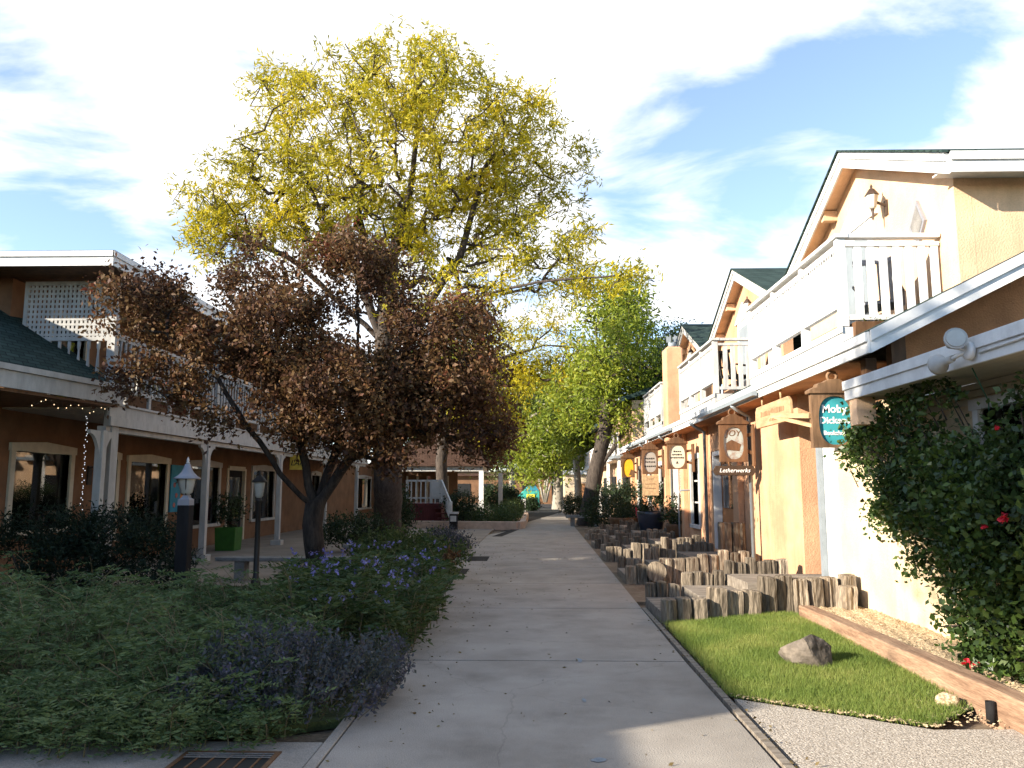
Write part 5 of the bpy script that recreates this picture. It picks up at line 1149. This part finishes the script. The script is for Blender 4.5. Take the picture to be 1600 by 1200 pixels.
def fronds(name, label, poly, nst, hmin, hmax, m, seed, lsz=.055, per=20, lean=.35, cat='shrub', prof=None, low=.08):
    """arching stems carrying rows of paired leaflets"""
    rng = np.random.RandomState(seed); lo = np.min(poly, 0); hi = np.max(poly, 0)
    P = rng.uniform(lo, hi, (nst*4, 2)); P = P[inpoly(P, poly)][:nst]; c = P.mean(0)
    T = thing(name, (c[0], c[1], 0), label, cat); mb = MB(); Ps = []; Ds = []
    for x, y in P:
        f = prof(x, y) if prof else 1; h = rng.uniform(hmin, hmax)*f; a = rng.uniform(0, 6.283); ln = rng.uniform(.1, lean)*h*2; h *= 1.35 if rng.uniform() < .12 else 1
        pts = [Vector((x+math.cos(a)*ln*t*t, y+math.sin(a)*ln*t*t, h*(t*1.25-.35*t**3)/.9)) for t in [i/6 for i in range(7)]]
        if rng.uniform() < .8: mb.tube([tuple(p) for p in pts[::2]], [.006, .005, .004, .002], 3, cap=False)
        for fr in range(rng.randint(6, 11)):
            t = rng.uniform(low, 1.0); i = min(5, int(t*6)); p = pts[i].lerp(pts[i+1], t*6-i); b = rng.uniform(0, 6.283); L = rng.uniform(.14, .26)
            d = Vector((math.cos(b), math.sin(b), rng.uniform(-.15, .6))).normalized(); w = d.cross(Vector((0, 0, 1))).normalized()
            for q in range(per//2):
                u = (q+1)/(per/2); cpt = p+d*L*u-Vector((0, 0, 1))*(.05*u*u)
                for s in (-1, 1): Ps.append(tuple(cpt)); Ds.append(tuple((w*s+d*.5).normalized()))
    leaves('foliage', np.array(Ps), lsz, m, T, .28, rng, D=np.array(Ds)*2.2, up=.05); mb.build('stems', M['stem'], T, fixn=False)
    return T
bed = [(-8.2, 5.9), (-3.3, 5.25), (-2.55, 5.15), (-1.9, 5.55), (-1.75, 6.6), (-2.0, 8.3), (-3.4, 9.3), (-8.2, 9.6)]
fronds('feathery_shrub', 'broad mass of feathery green foliage filling the lower left bed', bed, 900, .40, .64, M['L_fern'], 2, .052, 16, .4,
       prof=lambda x, y: min(1, .55+(y-5.2)*.42)*(1.0 if x < -2.4 else .85)*(1+.22*math.sin(x*2.3+y*1.1)*math.sin(y*2.1-x*.7)))
fbed = [(-2.1, 7.2), (-1.25, 7.3), (-1.12, 9.5), (-1.15, 11.4), (-2.5, 12.2), (-3.2, 10.6), (-2.6, 8.6)]
Tb = fronds('blue_flower_clump', 'tall loose green clump dotted with blue flowers beside the walk', fbed, 330, .46, .74, M['L_bed'], 6, .075, 10, .3)
rg2 = np.random.RandomState(77); P = rg2.uniform(np.min(fbed, 0), np.max(fbed, 0), (900, 2)); P = P[inpoly(P, fbed)][:150]
c = np.c_[P, .50+rg2.uniform(0, .40, len(P))]; leaves('flowers', np.repeat(c, 7, 0)+rg2.normal(size=(len(c)*7, 3))*.010, .026, M['blueflower'], Tb, .85, rg2)['kind'] = 'stuff'
def catmint(label, ells, seed, n=950):
    rng = np.random.RandomState(seed); T = thing('catmint_clump', (ells[0][0][0], ells[0][0][1], 0), label, 'flowers'); P = inell(ells, n, rng, .72); P = P[P[:, 2] > .03]
    c = np.array([e[0] for e in ells]).mean(0)*np.array([1, 1, .1]); D = unit(P-c); D[:, 2] += .7; D = unit(D)
    t = rng.uniform(-.04, .22, (len(P), 22, 1)); Q_ = (P[:, None, :]+D[:, None, :]*t+rng.normal(size=(len(P), 22, 3))*.013).reshape(-1, 3)
    leaves('foliage', Q_, .034, M['L_catmint'], T, .5, rng, up=.3)
    mb = MB()
    for p, d in list(zip(P, D))[::3]: mb.tube([tuple(p-d*.2), tuple(p+d*.15)], [.004, .002], 3, cap=False)
    mb.build('stems', M['stem'], T, fixn=False); return T
catmint('rounded purple grey clump spilling over the walk in the lower left', [((-1.55, 6.0, .12), (.46, .5, .26)), ((-1.95, 6.15, .16), (.5, .5, .30)), ((-1.3, 6.55, .10), (.22, .5, .22)), ((-2.1, 5.75, .08), (.35, .3, .22))], 3)
front = [(-4.8, 5.12), (-2.6, 4.98), (-1.75, 5.2), (-1.5, 5.5), (-1.9, 5.85), (-4.8, 5.9)]
fronds('low_fern', 'low ferny sprigs spilling over the pavement edge at the lower left', front, 330, .10, .32, M['L_fern'], 9, .042, 14, .7)
mb = MB(); rgt = np.random.RandomState(15)
for i in range(70):
    x, y = rgt.uniform(-4.6, -2.2), rgt.uniform(5.5, 8.0); h = rgt.uniform(.35, .72); a = rgt.uniform(0, 6.28); l = rgt.uniform(.15, .5)
    mb.tube([(x, y, .02), (x+l*.4*math.cos(a), y+l*.4*math.sin(a), h*.65), (x+l*math.cos(a), y+l*math.sin(a), h)], [.006, .005, .003], 4, cap=False)
tag(mb.build('dry_stalks', M['stem'], fixn=False), 'thin dry straw coloured stalks leaning in the feathery bed', 'stalks', kind='stuff')
# fallen leaves on the walk
n = 420; P = np.c_[np.where(rgt.uniform(size=n) < .5, rgt.normal(-1.0, .25, n), rgt.uniform(-1.2, 1.5, n)), rgt.uniform(4.3, 24, n), np.full(n, .004)]
P = np.r_[P, np.c_[rgt.normal(1.52, .05, 160), rgt.uniform(4.5, 10.5, 160), np.full(160, .008)]]
D = rgt.normal(size=P.shape); D[:, 2] = .08
o = leaves('leaf_litter', P, .03, M['L_litter'], None, .5, rgt, D=D*2.5); tag(o, 'small dry fallen leaves scattered over the concrete walk', 'leaves', kind='stuff')
# rose bush against the near wall
def EX_(px, py, rpx, rpy, x, rx):
    c = AX(px, py, x); k = c.y/FPX; return ((c.x, c.y, max(c.z, .1)), (rx, rpx*k*1.9, rpy*k))
RE = [EX_(1480, 765, 120, 82, 3.80, .32), EX_(1560, 800, 90, 105, 3.72, .36), EX_(1560, 920, 75, 120, 3.75, .32), EX_(1585, 1010, 50, 60, 3.78, .25), EX_(1370, 685, 55, 60, 3.86, .22), EX_(1335, 690, 22, 30, 3.8, .14), EX_(1390, 800, 30, 28, 3.9, .18), EX_(1440, 790, 70, 50, 3.85, .24), EX_(1405, 655, 40, 25, 3.8, .14), EX_(1592, 665, 24, 45, 3.75, .18), EX_(1440, 665, 30, 30, 3.8, .14), EX_(1510, 950, 35, 50, 3.86, .18), EX_(1450, 860, 40, 40, 3.9, .16)]
rngr = np.random.RandomState(19); T = thing('rose_bush', (3.95, 6.9, 0), 'big leafy climbing rose bush with red blooms against the cream wall', 'shrub')
P = clumps(RE, 950, 26, .075, rngr, .3); P = P[(P[:, 0] < 4.19) & (P[:, 2] > .14)]
fw = []
for k, (px, py) in enumerate(((1450, 600), (1438, 612), (1475, 606), (1490, 620), (1412, 618), (1395, 636), (1590, 612), (1330, 690), (1345, 672), (1320, 715))):
    t = AX(px, py, 3.72); P = np.r_[P, np.array(t)+rngr.normal(size=(60, 3))*(.05, .07, .055)]; fw.append(t)
leaves('foliage', P, .058, M['L_rose'], T, .62, rngr, up=.1)
mb = MB()
for i in range(26):
    e = RE[rngr.randint(len(RE))]; q = np.array(e[0])+rngr.normal(size=3)*np.array(e[1])*.4; q[0] = min(q[0], 4.1); bx = np.array([4.0+rngr.uniform(-.15, .1), rngr.uniform(5.6, 6.6), .1]); mid = (bx*.5+q*.5)+np.array([-.05, .1, .25])
    mb.tube([bx, mid, q], [.017, .013, .006], 5, cap=False)
for t in fw: mb.tube([np.array(RE[9 if t.y > 8 else 0][0]) if 0 else np.array(t)+np.array([.1, -.1, -.35]), t], [.007, .003], 4, cap=False)
mb.build('stems', M['bark'], T, fixn=False)
for px, py, s in ((1568, 809, .6), (1538, 822, .35), (1558, 668, .3), (1512, 1036, .6), (1524, 1034, .4)):
    t = AX(px, py, 3.45 if py < 1000 else 3.6); g = rngr.normal(size=(26, 3))*.018*s
    leaves('rose_bloom', np.array(t)+g, .055*s, M['rose'], T, .95, rngr)
bush('wall_plant', 'low leafy green plant at the gravel edge under the rose bush', [((3.85, 6.9, .22), (.2, .5, .14))], 40, 26, .06, .05, M['L_rose'], seed=33)
# ------------------------------------------------------------------ daylight
AZ, EL = R(28), R(20)
Ld = Vector((math.cos(AZ)*math.cos(EL), math.sin(AZ)*math.cos(EL), -math.sin(EL)))
sd = bpy.data.lights.new('sun', 'SUN'); sd.energy = 5.0; sd.angle = R(.5); sd.color = (1, .90, .76)
so = bpy.data.objects.new('sun', sd); C.objects.link(so); so.rotation_euler = Ld.to_track_quat('-Z', 'Y').to_euler(); so.location = (-20, -15, 20)
w = bpy.data.worlds.new('World'); scene.world = w; w.use_nodes = True; nt = w.node_tree; bg = nt.nodes['Background']
sky = node(nt, 'ShaderNodeTexSky', sky_type='NISHITA'); sky.sun_disc = False; sky.sun_elevation = EL; sky.sun_rotation = math.atan2(-Ld.x, -Ld.y) % (2*math.pi)
sky.air_density = 1.0; sky.dust_density = .6; sky.altitude = 2100
tc = node(nt, 'ShaderNodeTexCoord'); sp = node(nt, 'ShaderNodeSeparateXYZ'); nt.links.new(tc.outputs['Generated'], sp.inputs[0])
def mth(op, a, b=None, c=None):
    n = node(nt, 'ShaderNodeMath', operation=op)
    for i, v in enumerate((a, b, c)):
        if v is None: continue
        if isinstance(v, (int, float)): n.inputs[i].default_value = v
        else: nt.links.new(v, n.inputs[i])
    return n.outputs[0]
zc = mth('ADD', mth('MAXIMUM', sp.outputs[2], 0.0), .18)
cb = node(nt, 'ShaderNodeCombineXYZ'); nt.links.new(mth('DIVIDE', sp.outputs[0], zc), cb.inputs[0]); nt.links.new(mth('DIVIDE', sp.outputs[1], zc), cb.inputs[1])
mp = node(nt, 'ShaderNodeMapping'); mp.inputs['Location'].default_value = (3.1, .4, 0); mp.inputs['Rotation'].default_value = (0, 0, R(-28)); mp.inputs['Scale'].default_value = (.75, 1.15, 1); nt.links.new(cb.outputs[0], mp.inputs[0])
no = node(nt, 'ShaderNodeTexNoise'); no.inputs['Scale'].default_value = 2.5; no.inputs['Detail'].default_value = 9; no.inputs['Roughness'].default_value = .56; no.inputs['Distortion'].default_value = .35; nt.links.new(mp.outputs[0], no.inputs['Vector'])
def patch(px, py, rad, amt):
    d = ray(px, py).normalized(); vm = node(nt, 'ShaderNodeVectorMath', operation='DISTANCE'); nt.links.new(tc.outputs['Generated'], vm.inputs[0]); vm.inputs[1].default_value = tuple(d)
    mr = node(nt, 'ShaderNodeMapRange', interpolation_type='SMOOTHSTEP'); mr.inputs[1].default_value = 0; mr.inputs[2].default_value = rad; mr.inputs[3].default_value = amt; mr.inputs[4].default_value = 0; nt.links.new(vm.outputs['Value'], mr.inputs[0]); return mr.outputs[0]
cov = no.outputs['Fac']
for a in ((1120, 200, .16, -.10), (1010, 290, .13, -.07), (1330, 110, .16, -.13), (1500, 40, .14, -.10), (1190, 290, .12, -.10), (30, 130, .10, -.12), (150, 190, .07, -.09), (20, 330, .10, -.13), (1090, 470, .06, -.08), (900, 40, .4, .10), (500, 200, .45, .15), (1590, 190, .10, .14), (1060, 400, .10, .10), (1240, 200, .06, .07)): cov = mth('ADD', cov, patch(*a))
mr = node(nt, 'ShaderNodeMapRange', interpolation_type='SMOOTHSTEP'); mr.inputs[1].default_value = .345; mr.inputs[2].default_value = .63; nt.links.new(cov, mr.inputs[0])
mx = node(nt, 'ShaderNodeMix', data_type='RGBA'); fr = node(nt, 'ShaderNodeMapRange', interpolation_type='SMOOTHSTEP'); fr.inputs[1].default_value = -.1; fr.inputs[2].default_value = .35; fr.inputs[3].default_value = .0; fr.inputs[4].default_value = 1.; nt.links.new(sp.outputs[1], fr.inputs[0])
thin = mth('MULTIPLY', mth('MAXIMUM', mr.outputs[0], .06), fr.outputs[0])
nt.links.new(thin, mx.inputs[0]); sk = node(nt, 'ShaderNodeVectorMath', operation='SCALE'); sk.inputs['Scale'].default_value = 1.75; nt.links.new(sky.outputs[0], sk.inputs[0]); nt.links.new(sk.outputs[0], mx.inputs[6]); mx.inputs[7].default_value = (7, 7.1, 7.3, 1)
nt.links.new(mx.outputs[2], bg.inputs[0]); bg.inputs[1].default_value = .08
vs = scene.view_settings; vs.view_transform = 'Standard'; vs.look = 'None'; vs.gamma = 1; vs.use_curve_mapping = False; vs.exposure = 1.4
scene.render.engine = 'CYCLES'; cy = scene.cycles; cy.max_bounces = 6; cy.diffuse_bounces = 3; cy.glossy_bounces = 2; cy.transparent_max_bounces = 8; cy.transmission_bounces = 3; cy.use_denoising = True; cy.sample_clamp_indirect = 6; cy.caustics_reflective = False; cy.caustics_refractive = False
